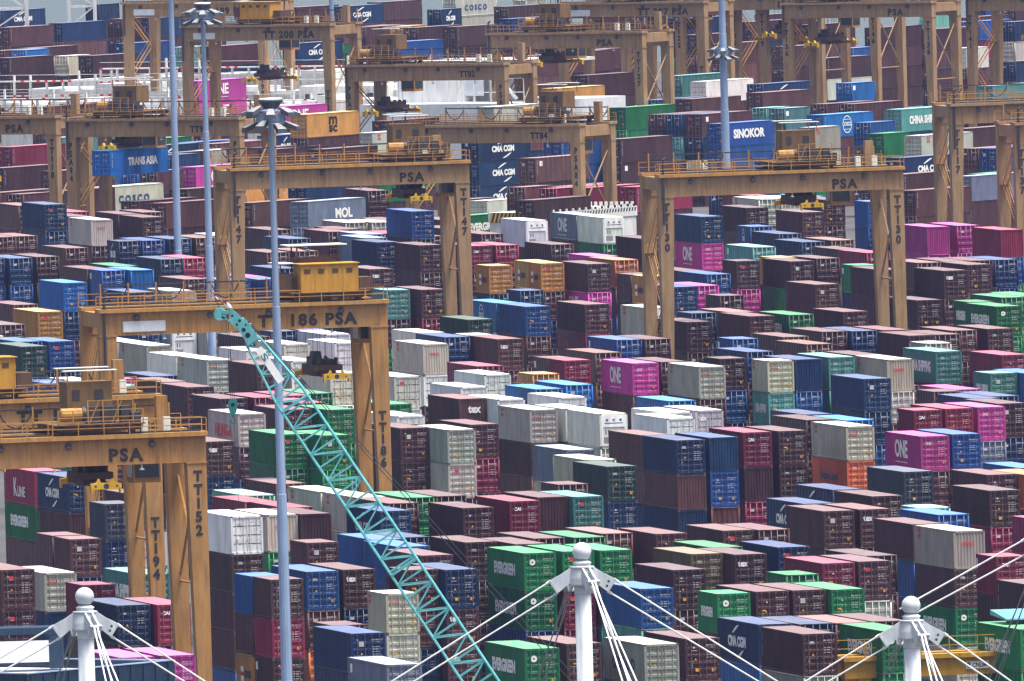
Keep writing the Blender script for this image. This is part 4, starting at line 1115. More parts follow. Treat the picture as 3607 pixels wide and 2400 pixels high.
(426, 2): 'dark maroon container, first dark maroon one from the left right of crane TT94',
(427, 0): 'magenta container with big lettering, second magenta one from the left below crane TT200',
(428, 0): 'ochre yellow container with big lettering below crane TT200',
(440, 0): 'dark maroon container, first dark maroon one from the left under cranes TT94 and TT118',
(441, 0): 'crimson container under cranes TT94 and TT118',
(442, 0): 'dark maroon container, second dark maroon one from the left under cranes TT94 and TT118',
(443, 0): 'dark maroon container, third dark maroon one from the left under cranes TT94 and TT118',
(446, 0): 'ochre yellow container with big lettering right of crane TT94',
(447, 0): 'navy blue container right of crane TT94',
(448, 0): 'slate grey container with big lettering inside the portal of crane TT147',
(449, 0): 'brown-red container behind crane TT94',
(451, 0): 'dark maroon container, second dark maroon one from the left right of crane TT94',
(452, 0): 'dark maroon container behind crane TT94',
(454, 0): 'dark maroon container, third dark maroon one from the left right of crane TT94',
(455, 0): 'dark maroon container, fourth dark maroon one from the left right of crane TT94',
(457, 0): 'teal container behind crane TT94',
(458, 0): 'dark maroon container, fourth dark maroon one from the left among the farthest rows, left',
(461, 0): 'dark maroon container, first dark maroon one from the left among the farthest rows, left',
(462, 0): 'navy blue container, first navy blue one from the left among the farthest rows, left',
(467, 0): 'dark maroon container, second dark maroon one from the left among the farthest rows, left',
(467, 1): 'dark maroon container, third dark maroon one from the left among the farthest rows, left',
(469, 0): 'dark maroon container, fifth dark maroon one from the left among the farthest rows, left',
(469, 1): 'dark maroon container, sixth dark maroon one from the left among the farthest rows, left',
(470, 0): 'mid blue container among the farthest rows, left',
(472, 0): 'navy blue container, second navy blue one from the left among the farthest rows, left',
(475, 0): 'dark maroon container, first dark maroon one from the left below crane TT200',
(476, 0): 'navy blue container, first navy blue one from the left among the farthest rows, middle',
(476, 1): 'dark maroon container, second dark maroon one from the left below crane TT200',
(476, 2): 'mid blue container below crane TT200',
(477, 0): 'dark maroon container, first dark maroon one from the left among the farthest rows, middle',
(478, 0): 'navy blue container, second navy blue one from the left among the farthest rows, middle',
(488, 0): 'dark maroon container, fourth dark maroon one from the left among the farthest rows, middle',
(488, 1): 'dark maroon container, fifth dark maroon one from the left among the farthest rows, middle',
(488, 2): 'navy blue container, first navy blue one from the left under the girder of crane TT84',
(489, 0): 'mid blue container among the farthest rows, middle',
(489, 1): 'dark maroon container, second dark maroon one from the left among the farthest rows, middle',
(489, 2): 'dark maroon container, third dark maroon one from the left among the farthest rows, middle',
(490, 0): 'navy blue container, third navy blue one from the left among the farthest rows, middle',
(491, 0): 'dark maroon container, first dark maroon one from the left among the far crane legs',
(493, 0): 'dark maroon container, first dark maroon one from the left right of crane TT84',
(494, 0): 'navy blue container among the far crane legs',
(500, 0): 'dark maroon container, sixth dark maroon one from the left among the far crane legs'}
for si, (zone, u, v, L, toks) in enumerate(STACKS):
    y = YAW[zone]
    L = 6.058 if L else 12.192
    ux, vx = Vector((math.cos(y), math.sin(y), 0)), Vector((-math.sin(y), math.cos(y), 0))
    c = ux*(u+CW/2) + vx*(v+L/2)
    toks = toks.split()
    for k, t in enumerate(toks):
        z = (len(toks)-1-k)*TIER + .004
        sd = si*10+k
        if (si, k) in LABELS:
            build_container(zone, c.x, c.y, z, L, t, LABELS[(si, k)], sd,
                            'refrigerated containers in the yard' if t[0] == 'w' else 'containers stacked in the yard')
        else: mass_container(zone, c.x, c.y, z, L, t, sd)
tag(obj('massed_containers', mass.build('massed_containers', MASS_MATS)), 'smaller shipping containers massed through the yard between and behind the others', 'containers', kind='stuff')
# ------------------------------------------------------------------ gantry cranes
SPAN, ZT, WB, GD = 26.6, 29.0, 7.7, 2.35
ZONE_K = {'A': .89, 'B': .87, 'A2': .93, 'B2': .89, 'B3': .87}
ZONE_ZT = {'A': 25.8/.89, 'B': 21.0/.87, 'A2': 22.3/.93, 'B2': 18.3/.89, 'B3': 19.3/.87}
def leg_me(side, mat, shade=False):
    """outer edge at x=0 (side -1: leg grows to +x; side 1: to -x); top under the girder"""
    mb = MB(); s = -side
    wt, wb, dt, db = 1.55, 1.0, 1.15, 1.0
    zt, zb = ZT-GD, 3.1
    a = [(0,0,zb), (s*wb,0,zb), (s*wb,db,zb), (0,db,zb), (0,0,zt), (s*wt,0,zt), (s*wt,dt,zt), (0,dt,zt)]
    if s < 0: a = [a[1],a[0],a[3],a[2],a[5],a[4],a[7],a[6]]
    mb.hexa(a)
    mb.box(*sorted((s*-.06, s*(wt+.06))), -.06, dt+.06, zt-.16, zt-.04)
    mb.box(*sorted((s*-.05, s*(wb+.05))), -.05, db+.05, zb+.9, zb+1.0)
    return mb.mesh('leg', [mat])
def girder_me(mat, top):
    mb = MB()
    mb.box(0, SPAN, 0, 1.15, ZT-GD, ZT-.34)
    mb.box(-.12, SPAN+.12, -.42, 1.45, ZT-.34, ZT, mi=1)
    for x in (4.2, 9.0, 13.4, 18.0, 22.4): mb.box(x-.05, x+.05, -.03, 0, ZT-GD+.05, ZT-.36)
    mb.box(2.2, SPAN-2.2, -.022, 0, ZT-1.12, ZT-1.06)
    mb.box(0, SPAN, -.04, 1.19, ZT-GD-.05, ZT-GD)
    mb.box(.3, SPAN-.3, .45, .60, ZT, ZT+.14, mi=2)
    return mb.mesh('girder', [mat, top, M['dark']])
def rail_me(x0, x1, y, h=1.1, step=2.0, mid=2):
    mb = MB(); n = max(1, round((x1-x0)/step))
    for i in range(n+1):
        x = x0+(x1-x0)*i/n
        mb.box(x-.035, x+.035, y-.03, y+.03, ZT, ZT+h)
    for k in range(1, mid+1): mb.box(x0, x1, y-.025, y+.025, ZT+h*k/mid-.03, ZT+h*k/mid+.03)
    return mb.mesh('railing', [M['cranetop']])
def cross_me(mat):
    mb = MB(); mb.box(0, 1.0, 1.15, WB, ZT-1.7, ZT-.36); return mb.mesh('cross_beam', [mat])
def sill_me(mat):
    mb = MB()
    mb.box(0, 1.15, -1.6, WB+2.6, 2.0, 3.1)
    mb.box(.1, 1.05, 1.4, WB-.4, 3.1, 3.14)
    return mb.mesh('sill_beam', [mat])
def wheel_me():
    mb = MB(); mb.tube((-.25,0,.72), (.25,0,.72), .72, 14); mb.tube((-.28,0,.72), (.28,0,.72), .32, 10, mi=1); return mb.mesh('wheel', [M['rubber'], M['cranetop']])
def bogie_me(mat):
    mb = MB(); mb.hexa([(-.3,-1.2,.9), (.3,-1.2,.9), (.3,1.2,.9), (-.3,1.2,.9), (-.4,-.5,2.0), (.4,-.5,2.0), (.4,.5,2.0), (-.4,.5,2.0)]); return mb.mesh('bogie', [mat])
def ladder_me():
    mb = MB(); zs = [3.3+(ZT-6)*i/4 for i in range(5)]; ya, yb = 1.5, WB-.5
    for i, (z0, z1) in enumerate(zip(zs[:-1], zs[1:])):
        y0, y1 = (ya, yb) if i % 2 == 0 else (yb, ya)
        for x in (.25, .85):
            mb.beam((x, y0, z0), (x, y1, z1), .06, .18); mb.beam((x, y0, z0+1), (x, y1, z1+1), .04, .04)
        for k in range(14):
            t = k/14; mb.box(.25, .85, y0+(y1-y0)*t-.1, y0+(y1-y0)*t+.1, z0+(z1-z0)*t, z0+(z1-z0)*t+.03)
        mb.box(.1, 1.0, y1-.5, y1+.5, z1-.04, z1)
    return mb.mesh('stairway', [M['cranetop']])
def brace_me(mat):
    mb = MB()
    zm = ZT-12
    mb.tube((.5, .6, ZT-3.2), (.5, WB+.5, zm), .11, 6); mb.tube((.5, WB+.5, ZT-3.2), (.5, .6, zm), .11, 6); mb.tube((.5, .6, zm), (.5, WB+.5, zm), .09, 6)
    return mb.mesh('brace', [mat])
def festoon_me(x0, x1):
    mb = MB(); z = ZT+1.75
    mb.box(x0, x1, .9, 1.02, z, z+.14, mi=0)
    n = max(2, round((x1-x0)/2.6))
    for i in range(n+1):
        x = x0+(x1-x0)*i/n
        mb.box(x-.06, x+.06, .86, 1.06, ZT, z+.25, mi=1)
        if i < n and i % 2 == 0:
            w = (x1-x0)/n
            P = [(x+w*t, .98, z-.05-1.35*math.sin(math.pi*t)**.8) for t in (0,.12,.3,.5,.7,.88,1)]
            for a, b in zip(P[:-1], P[1:]): mb.tube(a, b, .07, 5, mi=0, caps=False)
    return mb.mesh('cable_festoon', [M['dark'], M['cranetop']])
def trolley_parts(parent, tx, big, drop, held=None):
    def P(name, mb, mats, par=None): return obj(name, mb.mesh(name, mats), par or parent, (tx, 0, 0))
    z = ZT+.16
    mb = MB()
    for y in (.3, WB+.3): mb.box(-3.2, 3.2, y, y+.5, z+.15, z+.6)
    for x in (-3.2, -.3, 2.8): mb.box(x, x+.4, .3, WB+.8, z+.2, z+.62)
    mb.box(-3.6, 3.6, -.3, WB+1.3, z+.62, z+.70)
    for x in (-2.6, 2.6):
        for y in (.5, WB+.5): mb.tube((x,y-.12,z+.1), (x,y+.12,z+.1), .3, 10, mi=1)
    P('trolley_frame', mb, [M['machbrown'], M['dark']])
    zf = z+.7
    if big:
        mb = MB(); mb.box(-2.6, 2.7, .4, 3.6, zf, zf+2.5)
        for i in range(5): mb.box(-2.62+1.3*i, -2.56+1.3*i, .36, .4, zf+.05, zf+2.45)
        for i in range(4): mb.box(-2.3+1.3*i, -1.75+1.3*i, .37, .4, zf+1.7, zf+2.1, mi=1)
        mb.box(-2.75, 2.85, .25, 3.75, zf+2.5, zf+2.58)
        P('machinery_house', mb, [M['cranemach'], M['brown']])
        mb = MB()
        for x in (-2.2, 1.6): mb.box(x, x+.12, 3.9, 4.02, zf, zf+4.1); mb.box(x, x+.12, 6.2, 6.32, zf, zf+4.1)
        mb.box(-2.3, 1.9, 3.9, 6.3, zf+2.4, zf+3.0); mb.beam((-2.2,3.95,zf+4), (1.7,3.95,zf+2.8), .1, .1)
        P('hoist_frame', mb, [M['brown']])
        mb = MB(); mb.box(-3.1, 2.4, 3.4, 6.8, zf+4.1, zf+4.2); P('canopy', mb, [M['sheet']])
        mb = MB(); mb.box(-4.4, -3.2, 1.5, 5, zf, zf+1.7); mb.box(-4.3, -4.2, 1.5, 1.6, zf+1.7, zf+2.6); mb.box(-4.6, -3.0, 1.3, 5.2, zf+2.6, zf+2.68, mi=1)
        P('winch', mb, [M['brown'], M['sheet']])
        mb = MB(); mb.box(2.9, 4.2, 1.0, 4, zf, zf+1.2); P('gearbox', mb, [M['brown']])
    else:
        mb = MB(); mb.box(-1.9, 1.7, 3.2, 6.2, zf+1.1, zf+3.2); mb.box(-1.5, -.9, 3.16, 3.2, zf+1.8, zf+2.6, mi=1); mb.box(.3, 1.0, 3.16, 3.2, zf+1.8, zf+2.6, mi=1)
        P('machinery_house', mb, [M['machbrown'], M['dark']])
        mb = MB()
        for y in (2.9, 6.0): mb.box(-2.2, 2.1, y, y+.9, zf+4.05+.12*(y>4), zf+4.12+.12*(y>4), mi=1)
        for x in (-1.9, 1.8):
            for y in (3.1, 6.5): mb.box(x, x+.08, y, y+.08, zf+3.0, zf+4.05)
        P('canopy', mb, [M['crane'], M['sheet']])
        mb = MB(); mb.tube((-2.9, 1.2, zf+.75), (-1.2, 1.2, zf+.75), .52, 16); mb.tube((-1.2, 1.2, zf+.75), (-.9, 1.2, zf+.75), .62, 16, mi=1)
        P('hoist_drum', mb, [M['cranetop'], M['dark']])
        mb = MB()
        for x, w in ((-.7, .9), (.5, 1.0), (1.9, .8)): mb.box(x, x+w, .9, 2.4, zf, zf+1.3)
        mb.box(2.6, 3.4, .6, 2.0, zf, zf+.8)
        P('motor', mb, [M['dark']])
        mb = MB()
        for x in (-3.4, -2.2, -1.0, .2, 1.4, 2.6, 3.4): mb.box(x-.04, x+.04, -.3, -.22, zf, zf+1.9 if -1.1 < x < 3 else zf+1.1)
        for zz in (.55, 1.1, 1.85): mb.box(-3.4 if zz < 1.5 else -1.0, 3.4 if zz < 1.5 else 2.6, -.29, -.23, zf+zz-.03, zf+zz+.03)
        for x in (-.9, .9): mb.beam((x, -.26, zf+.1), (x+.8, -.26, zf+1.8), .06, .06)
        P('trolley_railing', mb, [M['cranetop']])
    # operator cabin under the girders
    mb = MB(); zc = ZT-GD
    mb.box(3.0, 5.2, 2.2, 4.6, zc-1.6, zc+.9); mb.box(3.15, 5.05, 2.17, 2.2, zc-1.2, zc+.2, mi=1); mb.box(2.97, 3.0, 2.4, 4.4, zc-1.2, zc+.2, mi=1); mb.box(5.2, 5.23, 2.4, 4.4, zc-1.2, zc+.2, mi=1)
    P('operator_cabin', mb, [M['crane'], M['glass']])
    # headblock and spreader on ropes; its long axis runs away from the girder
    zs = drop
    mb = MB()
    for x in (-1.0, -.3, .4, 1.0):
        for y in (1.9, WB-.9): mb.tube((x, y, ZT+.1), (x*.9, y, zs+1.5), .022, 4, caps=False)
    P('hoist_rope', mb, [M['rope']])
    mb = MB()
    for x in (-.8, 0, .8):
        for y in (2.2, WB-1.2): mb.tube((x-.09, y, zs+1.55), (x+.09, y, zs+1.55), .42, 14)
    mb.box(-1.3, 1.3, 1.7, WB-.7, zs+.75, zs+1.3, mi=1); mb.box(-.9, .9, 2.6, WB-1.6, zs+1.3, zs+1.75, mi=1)
    hb = P('headblock', mb, [M['dark'], M['brown']])
    yc = (1.9+WB-.9)/2
    mb = MB()
    for x in (-.62, .36): mb.box(x, x+.26, yc-5.7, yc+5.7, zs+.28, zs+.62, mi=1)
    mb.box(-.9, .9, yc-1.6, yc+1.6, zs+.25, zs+.75, mi=1)
    for sy in (-1, 1):
        y0, y1 = sorted((yc+sy*5.55, yc+sy*6.05))
        mb.prism([(-1.22,.12), (1.22,.12), (1.22,.55), (.75,.60), (.55,.95), (.40,.60), (-.40,.60), (-.55,.95), (-.75,.60), (-1.22,.55)], y0, y1)
        for x in (-1.2, 1.08): mb.box(x, x+.12, y0-.05, y1+.05, -.15, .3)
    for v in range(len(mb.v)):
        x, y, zz = mb.v[v]
        if zz < 2: mb.v[v] = (x, y, zz+zs)
    sp = P('spreader', mb, [M['spreader'], M['brown']])
    mb = MB()
    for sy in (-1,):
        mb.disc((0, yc-6.06, zs+.36), .22, (0,-1,0), 12)
        for x in (-.85, .85): mb.disc((x, yc-6.06, zs+.36), .09, (0,-1,0), 8)
    P('lamp_hole', mb, [M['dark']], sp).location = (0, 0, 0)
    if True:
        mb = MB(); mb.prism([(-1.25, zs+1.3), (-.2, zs+1.3), (-.35, zs+2.5), (-1.05, zs+2.5)], 3.2, 4.6)
        P('cable_basket', mb, [M['dark']])
_cache = {}
def shared(key, f):
    key = key + (ZT,)
    if key not in _cache: _cache[key] = f()
    return _cache[key]
def crane(num, zone, x, y, style, label, tx, drop, fest=None, mats=('crane', 'cranetop'), gtx=None):
    global ZT
    ZT = ZONE_ZT[zone]; drop = ZT-(20.7-drop)
    mt, top = M[mats[0]], M[mats[1]]; mk = mats[0]
    e = bpy.data.objects.new('gantry_crane', None); col.objects.link(e)
    e.location = (x, y, 0); e.rotation_euler = (0, 0, YAW[zone[0]]); e.scale = (ZONE_K[zone],)*3
    tag(e, label, 'crane', 'gantry cranes in the container yard')
    gm = shared(('g', mk), lambda: girder_me(mt, top))
    for yy in (0, WB): obj('girder', gm, e, (0, yy, 0))
    for sd, xx in ((-1, 0), (1, SPAN)):
        lm = shared(('l', sd, mk), lambda: leg_me(sd, mt))
        for yy in (0, WB): obj('leg', lm, e, (xx, yy, 0))
        x0 = 0 if sd < 0 else SPAN-1.15
        obj('sill_beam', shared(('s', mk), lambda: sill_me(mt)), e, (x0, 0, 0))
        obj('cross_beam', shared(('c', mk), lambda: cross_me(mt)), e, (x0+.08, 0, 0))
        obj('stairway' if sd < 0 else 'brace', shared(('st',), ladder_me) if sd < 0 else shared(('br', mk), lambda: brace_me(mt)), e, (x0, 0, 0))
        for yy in (0, WB+1.0):
            obj('bogie', shared(('b', mk), lambda: bogie_me(mt)), e, (x0+.57, yy, 0))
            for dy in (-.95, .95): obj('wheel', shared(('w',), wheel_me), e, (x0+.57, yy+dy, 0))
    obj('railing', shared(('r1',), lambda: rail_me(.0, SPAN, -.36)), e)
    obj('railing', shared(('r2',), lambda: rail_me(.0, SPAN, 1.36)), e)
    obj('railing', shared(('r1',), lambda: None), e, (0, WB+1.72, 0))
    f0, f1 = fest or (1.0, SPAN-1)
    obj('cable_festoon', festoon_me(f0, f1), e, (0, WB+.1, 0))
    fl = shared(('fl',), lambda: (lambda mb: (mb.tube((0,-.02,0), (0,-.28,-.04), .26, 12), mb.disc((0,-.285,-.04), .2, (0,-1,0), 10, mi=1), mb.mesh('floodlight', [M['dark'], M['lampdark']]))[-1])(MB()))
    for xx in (3.4, 10.2, 15.6, 22.3): obj('floodlight', fl, e, (xx, 0, ZT-.78))
    lb = shared(('lb',), lambda: (lambda mb: (mb.tube((0,.3,0), (0,.3,-.28), .05, 6), mb.tube((0,.3,-.28), (0,.3,-.5), .05, 10, r2=.24), mb.mesh('pendant_lamp', [M['white']]))[-1])(MB()))
    for xx in (6.0, 14.5, 21.5): obj('pendant_lamp', lb, e, (xx, 0, ZT-GD))
    mb = MB(); mb.tube((.4,-.25,ZT-GD-3), (.4,-.25,ZT+1.5), .13, 8); mb.tube((.4,-.25,ZT+1.5), (.75,-.25,ZT+1.7), .14, 8)
    obj('exhaust_pipe', shared(('ex',), lambda: mb.mesh('exhaust_pipe', [M['dark']])), e)
    mb = MB(); mb.box(SPAN-2.3, SPAN-1.4, WB-.4, WB+.4, ZT, ZT+2.6)
    obj('cable_reel_post', shared(('cb', mk), lambda: mb.mesh('cable_reel_post', [mt])), e)
    mb = MB(); mb.box(0, .55, 0, .5, 0, 1.2)
    for xx in (SPAN-5.0, SPAN-3.2): obj('control_box', shared(('cb2',), lambda: mb.mesh('control_box', [M['sheet']])), e, (xx, .6, ZT))
    big = style == 'big'
    trolley_parts(e, tx, big, drop)
    zl = ZT-GD-.75
    if style == 'psa':
        obj('lettering', shared(('PSA',), lambda: text_me('PSA', 2.75, 1.05, M['letter'], .045, 1.25)), e, (gtx or SPAN-6.4, -.03, ZT-1.62))
        t = 'TT'+num
    elif style == 'tt':
        obj('lettering', text_me('TT'+num, 2.6, .9, M['letter'], .04, 1.1), e, (gtx or SPAN-6.2, -.03, ZT-1.5))
        t = 'PSA'+num
    else:
        obj('lettering', text_me('TT '+num+' PSA', 9.2, 1.15, M['letter'], .05, 1.2), e, (gtx or SPAN-7.4, -.03, ZT-1.55))
        t = 'TT'+num
        mb = MB(); mb.box(2.0, 6.2, -.06, -.026, ZT-2.2, ZT-1.05); mb.box(2.15, 6.05, -.07, -.06, ZT-2.1, ZT-1.15, mi=1)
        obj('sign_board', mb.mesh('sign_board', [M['crane2'], M['roofl']]), e)
    n = len(t)
    lm = shared(('v', t), lambda: text_me(t, .70, 1.02*n, M['letter'], .05, vertical=True))
    zc = zl - .5*n
    if style != 'big':
        obj('lettering', lm, e, (.72, -.028, zc))
        obj('lettering', lm, e, (SPAN-.72, -.028, zc))
    else:
        obj('lettering', lm, e, (SPAN-.72, -.028, zc-7))
    return e
CRANES = [
('152', 'A', -44.57, 1574.09, 'psa', 'nearest ochre crane at the left edge, its right leg numbered TT152', 18.2, 16.4, None, ('crane', 'cranetop')),
('186', 'A', -33.03, 1820.75, 'big', 'broad ochre crane numbered TT186 with a boxy machinery house on top', 21.4, 13.6, (2, 20), ('crane', 'cranetop')),
('194', 'A', -48.71, 1642.17, 'big', 'ochre crane numbered TT194 just behind the nearest one', 12, 15, (2, 25), ('crane', 'cranetop')),
('147', 'A', -26.74, 2192.04, 'psa', 'ochre crane numbered TT147 with its spreader by the right leg', 20.8, 16.4, None, ('crane2', 'cranetop')),
('130', 'A', 14.23, 2133.78, 'psa', 'ochre crane numbered TT130 spanning low stacks at right', 16.2, 16.6, None, ('crane2', 'cranetop')),
('117', 'A2', 48.41, 2471.93, 'psa', 'ochre crane numbered TT117 at the right edge, cut by the frame', 16, 15, None, ('crane2', 'crane2')),
('137', 'A2', 53.6, 2394.13, 'psa', 'dark ochre crane leg at the extreme right edge, nearest the frame', 16, 15, None, ('crane2', 'crane2')),
('84', 'B3', -11.48, 2553.53, 'tt', 'ochre crane numbered TT84 with its cabin at the right end', 20.5, 7.2, None, ('crane2', 'crane2')),
('94', 'B', -49.62, 2557.02, 'tt', 'ochre crane numbered TT94 holding a bright blue container', 7.3, 16.63, None, ('crane2', 'crane2')),
('118', 'B', -70.69, 2583.93, 'psa', 'ochre crane numbered TT118 cut by the left edge', 10, 12, None, ('crane2', 'crane2')),
('127', 'B', -2.1, 2902.62, 'psa', 'ochre crane numbered TT127 in the upper middle', 9, 15.8, None, ('crane2', 'crane2')),
('200', 'B', -42.41, 2989.62, 'big', 'far ochre crane numbered TT200 before the white ship', 13, 12, (12, 26), ('crane2', 'crane2')),
('82', 'B2', -20.19, 2869.24, 'tt', 'far ochre crane numbered TT82 before the pale vessel', 5, 13.5, None, ('crane2', 'crane2')),
('199', 'B', -52.53, 3136.47, 'big', 'far ochre crane at the top left whose girder meets the frame', 18, 14, None, ('crane2', 'crane2')),
('207', 'B', 7.27, 3059.6, 'big', 'far ochre crane numbered TT207 at the top middle', 12, 15, None, ('crane2', 'crane2')),
('136', 'B', 37.12, 3022.94, 'psa', 'far ochre crane numbered TT136 at the top right', 6, 14, None, ('crane2', 'crane2')),
('146', 'B', 30.89, 3088.1, 'psa', 'far ochre crane numbered TT146 at the top right, behind TT136', 14, 13, None, ('crane2', 'crane2')),
('122', 'B', 23.29, 3083.84, 'psa', 'far ochre crane with girder above the frame, third of the far right group', 18, 14, None, ('crane2', 'crane2')),
('129', 'B', 15.87, 3089.66, 'psa', 'far ochre crane with girder above the frame, beside the lowered lamp ring', 9, 15, None, ('crane2', 'crane2')),
('141', 'B', 61.87, 3036.41, 'psa', 'far ochre crane at the top right corner, cut by the frame', 12, 14, None, ('crane2', 'crane2'))]
for c in CRANES: crane(*c)
# ------------------------------------------------------------------ container hanging from a crane's spreader
cx_, cy_, cz_ = (-42.41, 2556.63, 17.5)
build_container('B', cx_, cy_, cz_-CH, 12.192, 'cR', 'bright blue container with white lettering hanging from a crane spreader', 77, None)

# ------------------------------------------------------------------ lamp masts
def lamp_head(par, z, sc=1.0, ring_only=False):
    mb = MB()
    mb.lathe([(0, z+1.55), (.80*sc, z+1.5), (.84*sc, z+1.40), (.5*sc, z+.95), (.3*sc, z+.9)], 18, 0) if not ring_only else None
    if not ring_only: obj('head_cap', mb.mesh('head_cap', [M['lampdark']]), par)
    if not ring_only:
        mb = MB(); mb.lathe([(0, z+1.62), (.76*sc, z+1.58), (.79*sc, z+1.51)], 18, 0); obj('cap_cover', mb.mesh('cap_cover', [M['white']]), par)
    mb = MB(); n = 16
    for zz, rr in ((z+.75, 1.15*sc), (z-.1, 1.05*sc)):
        P = [(rr*math.cos(2*math.pi*i/n), rr*math.sin(2*math.pi*i/n), zz) for i in range(n)]
        for i in range(n): mb.tube(P[i], P[(i+1) % n], .06, 5, caps=False)
        for i in range(0, n, 4): mb.tube((0, 0, zz), P[i], .06, 5)
    for i in range(0, n, 2):
        t = 2*math.pi*i/n; mb.box(1.1*sc*math.cos(t)-.05, 1.1*sc*math.cos(t)+.05, 1.1*sc*math.sin(t)-.05, 1.1*sc*math.sin(t)+.05, z-.1, z+.75)
    for i in range(4):
        t = 2*math.pi*i/4+.4; mb.box(.75*math.cos(t)-.28, .75*math.cos(t)+.28, .75*math.sin(t)-.2, .75*math.sin(t)+.2, z+.05, z+.6)
    obj('head_frame', mb.mesh('head_frame', [M['pole']]), par)
    fm = shared(('flood',), lambda: (lambda b: (b.hexa([(-.1,-.22,.05), (.98,-.34,-.34), (.98,.34,-.34), (-.1,.22,.05), (0,-.18,.28), (.95,-.30,-.06), (.95,.30,-.06), (0,.18,.28)]), b.mesh('floodlight', [M['lampdark']]))[-1])(MB()))
    fw = shared(('flood2',), lambda: (lambda b: (b.hexa([(.05,-.19,.285), (.93,-.31,-.05), (.93,.31,-.05), (.05,.19,.285), (.05,-.17,.31), (.91,-.28,-.02), (.91,.28,-.02), (.05,.17,.31)]), b.mesh('visor', [M['galv']]))[-1])(MB()))
    for k, (zz, m) in enumerate(((z+.6, 8), (z-.35, 8))):
        for i in range(m):
            f = obj('floodlight', fm, par, (1.0*sc*math.cos(2*math.pi*(i+.5*k)/m), 1.0*sc*math.sin(2*math.pi*(i+.5*k)/m), zz+.1*(i % 3)), 2*math.pi*(i+.5*k)/m)
            obj('visor', fw, f)
def mast(px, py, Y, top, r0, r1, label, head=True, ring=None):
    p = at(px, py, Y)
    e = bpy.data.objects.new('lamp_mast', None); col.objects.link(e); e.location = (p.x, p.y, 0)
    tag(e, label, 'lamp mast', 'tall lamp masts')
    mb = MB(); prof = [(r0, 0)]; nseg = 4
    for i in range(1, nseg+1):
        z = top*i/nseg; r = r0+(r1-r0)*i/nseg
        prof += [(r+.02, z-.02), (r-.012, z)]
    mb.lathe(prof, 12); me = mb.mesh('shaft', [M['pole']], smooth=False)
    obj('shaft', me, e)
    mb = MB(); mb.tube((r0*.9, -.1, 0), (r1*.9, -.1, top), .03, 5); obj('conduit', mb.mesh('conduit', [M['galv']]), e)
    if head: lamp_head(e, top-.2)
    if ring: lamp_head(e, ring, .9, True)
    return e
pz = at(955, 420, 1500).z
mast(985, 1500, 1500, pz, .46, .17, 'nearest grey-blue lamp mast with a ring of floodlights in front of the cranes')
pz = at(727, 62, 2110).z
mast(735, 800, 2110, pz, .46, .2, 'grey-blue lamp mast rising behind the long girder numbered TT186')
mast(616, 500, 2420, at(610, -150, 2420).z, .46, .26, 'grey-blue lamp mast whose head is above the photo, left of the others')
mast(2553, 400, 2640, at(2545, -150, 2640).z, .55, .36, 'grey-blue lamp mast with its lamp ring lowered, behind the right-hand crane', True, at(2560, 195, 2640).z)
mast(1170, 100, 3330, at(1168, -150, 3330).z, .38, .3, 'slim far lamp mast beyond the girder numbered TT200')

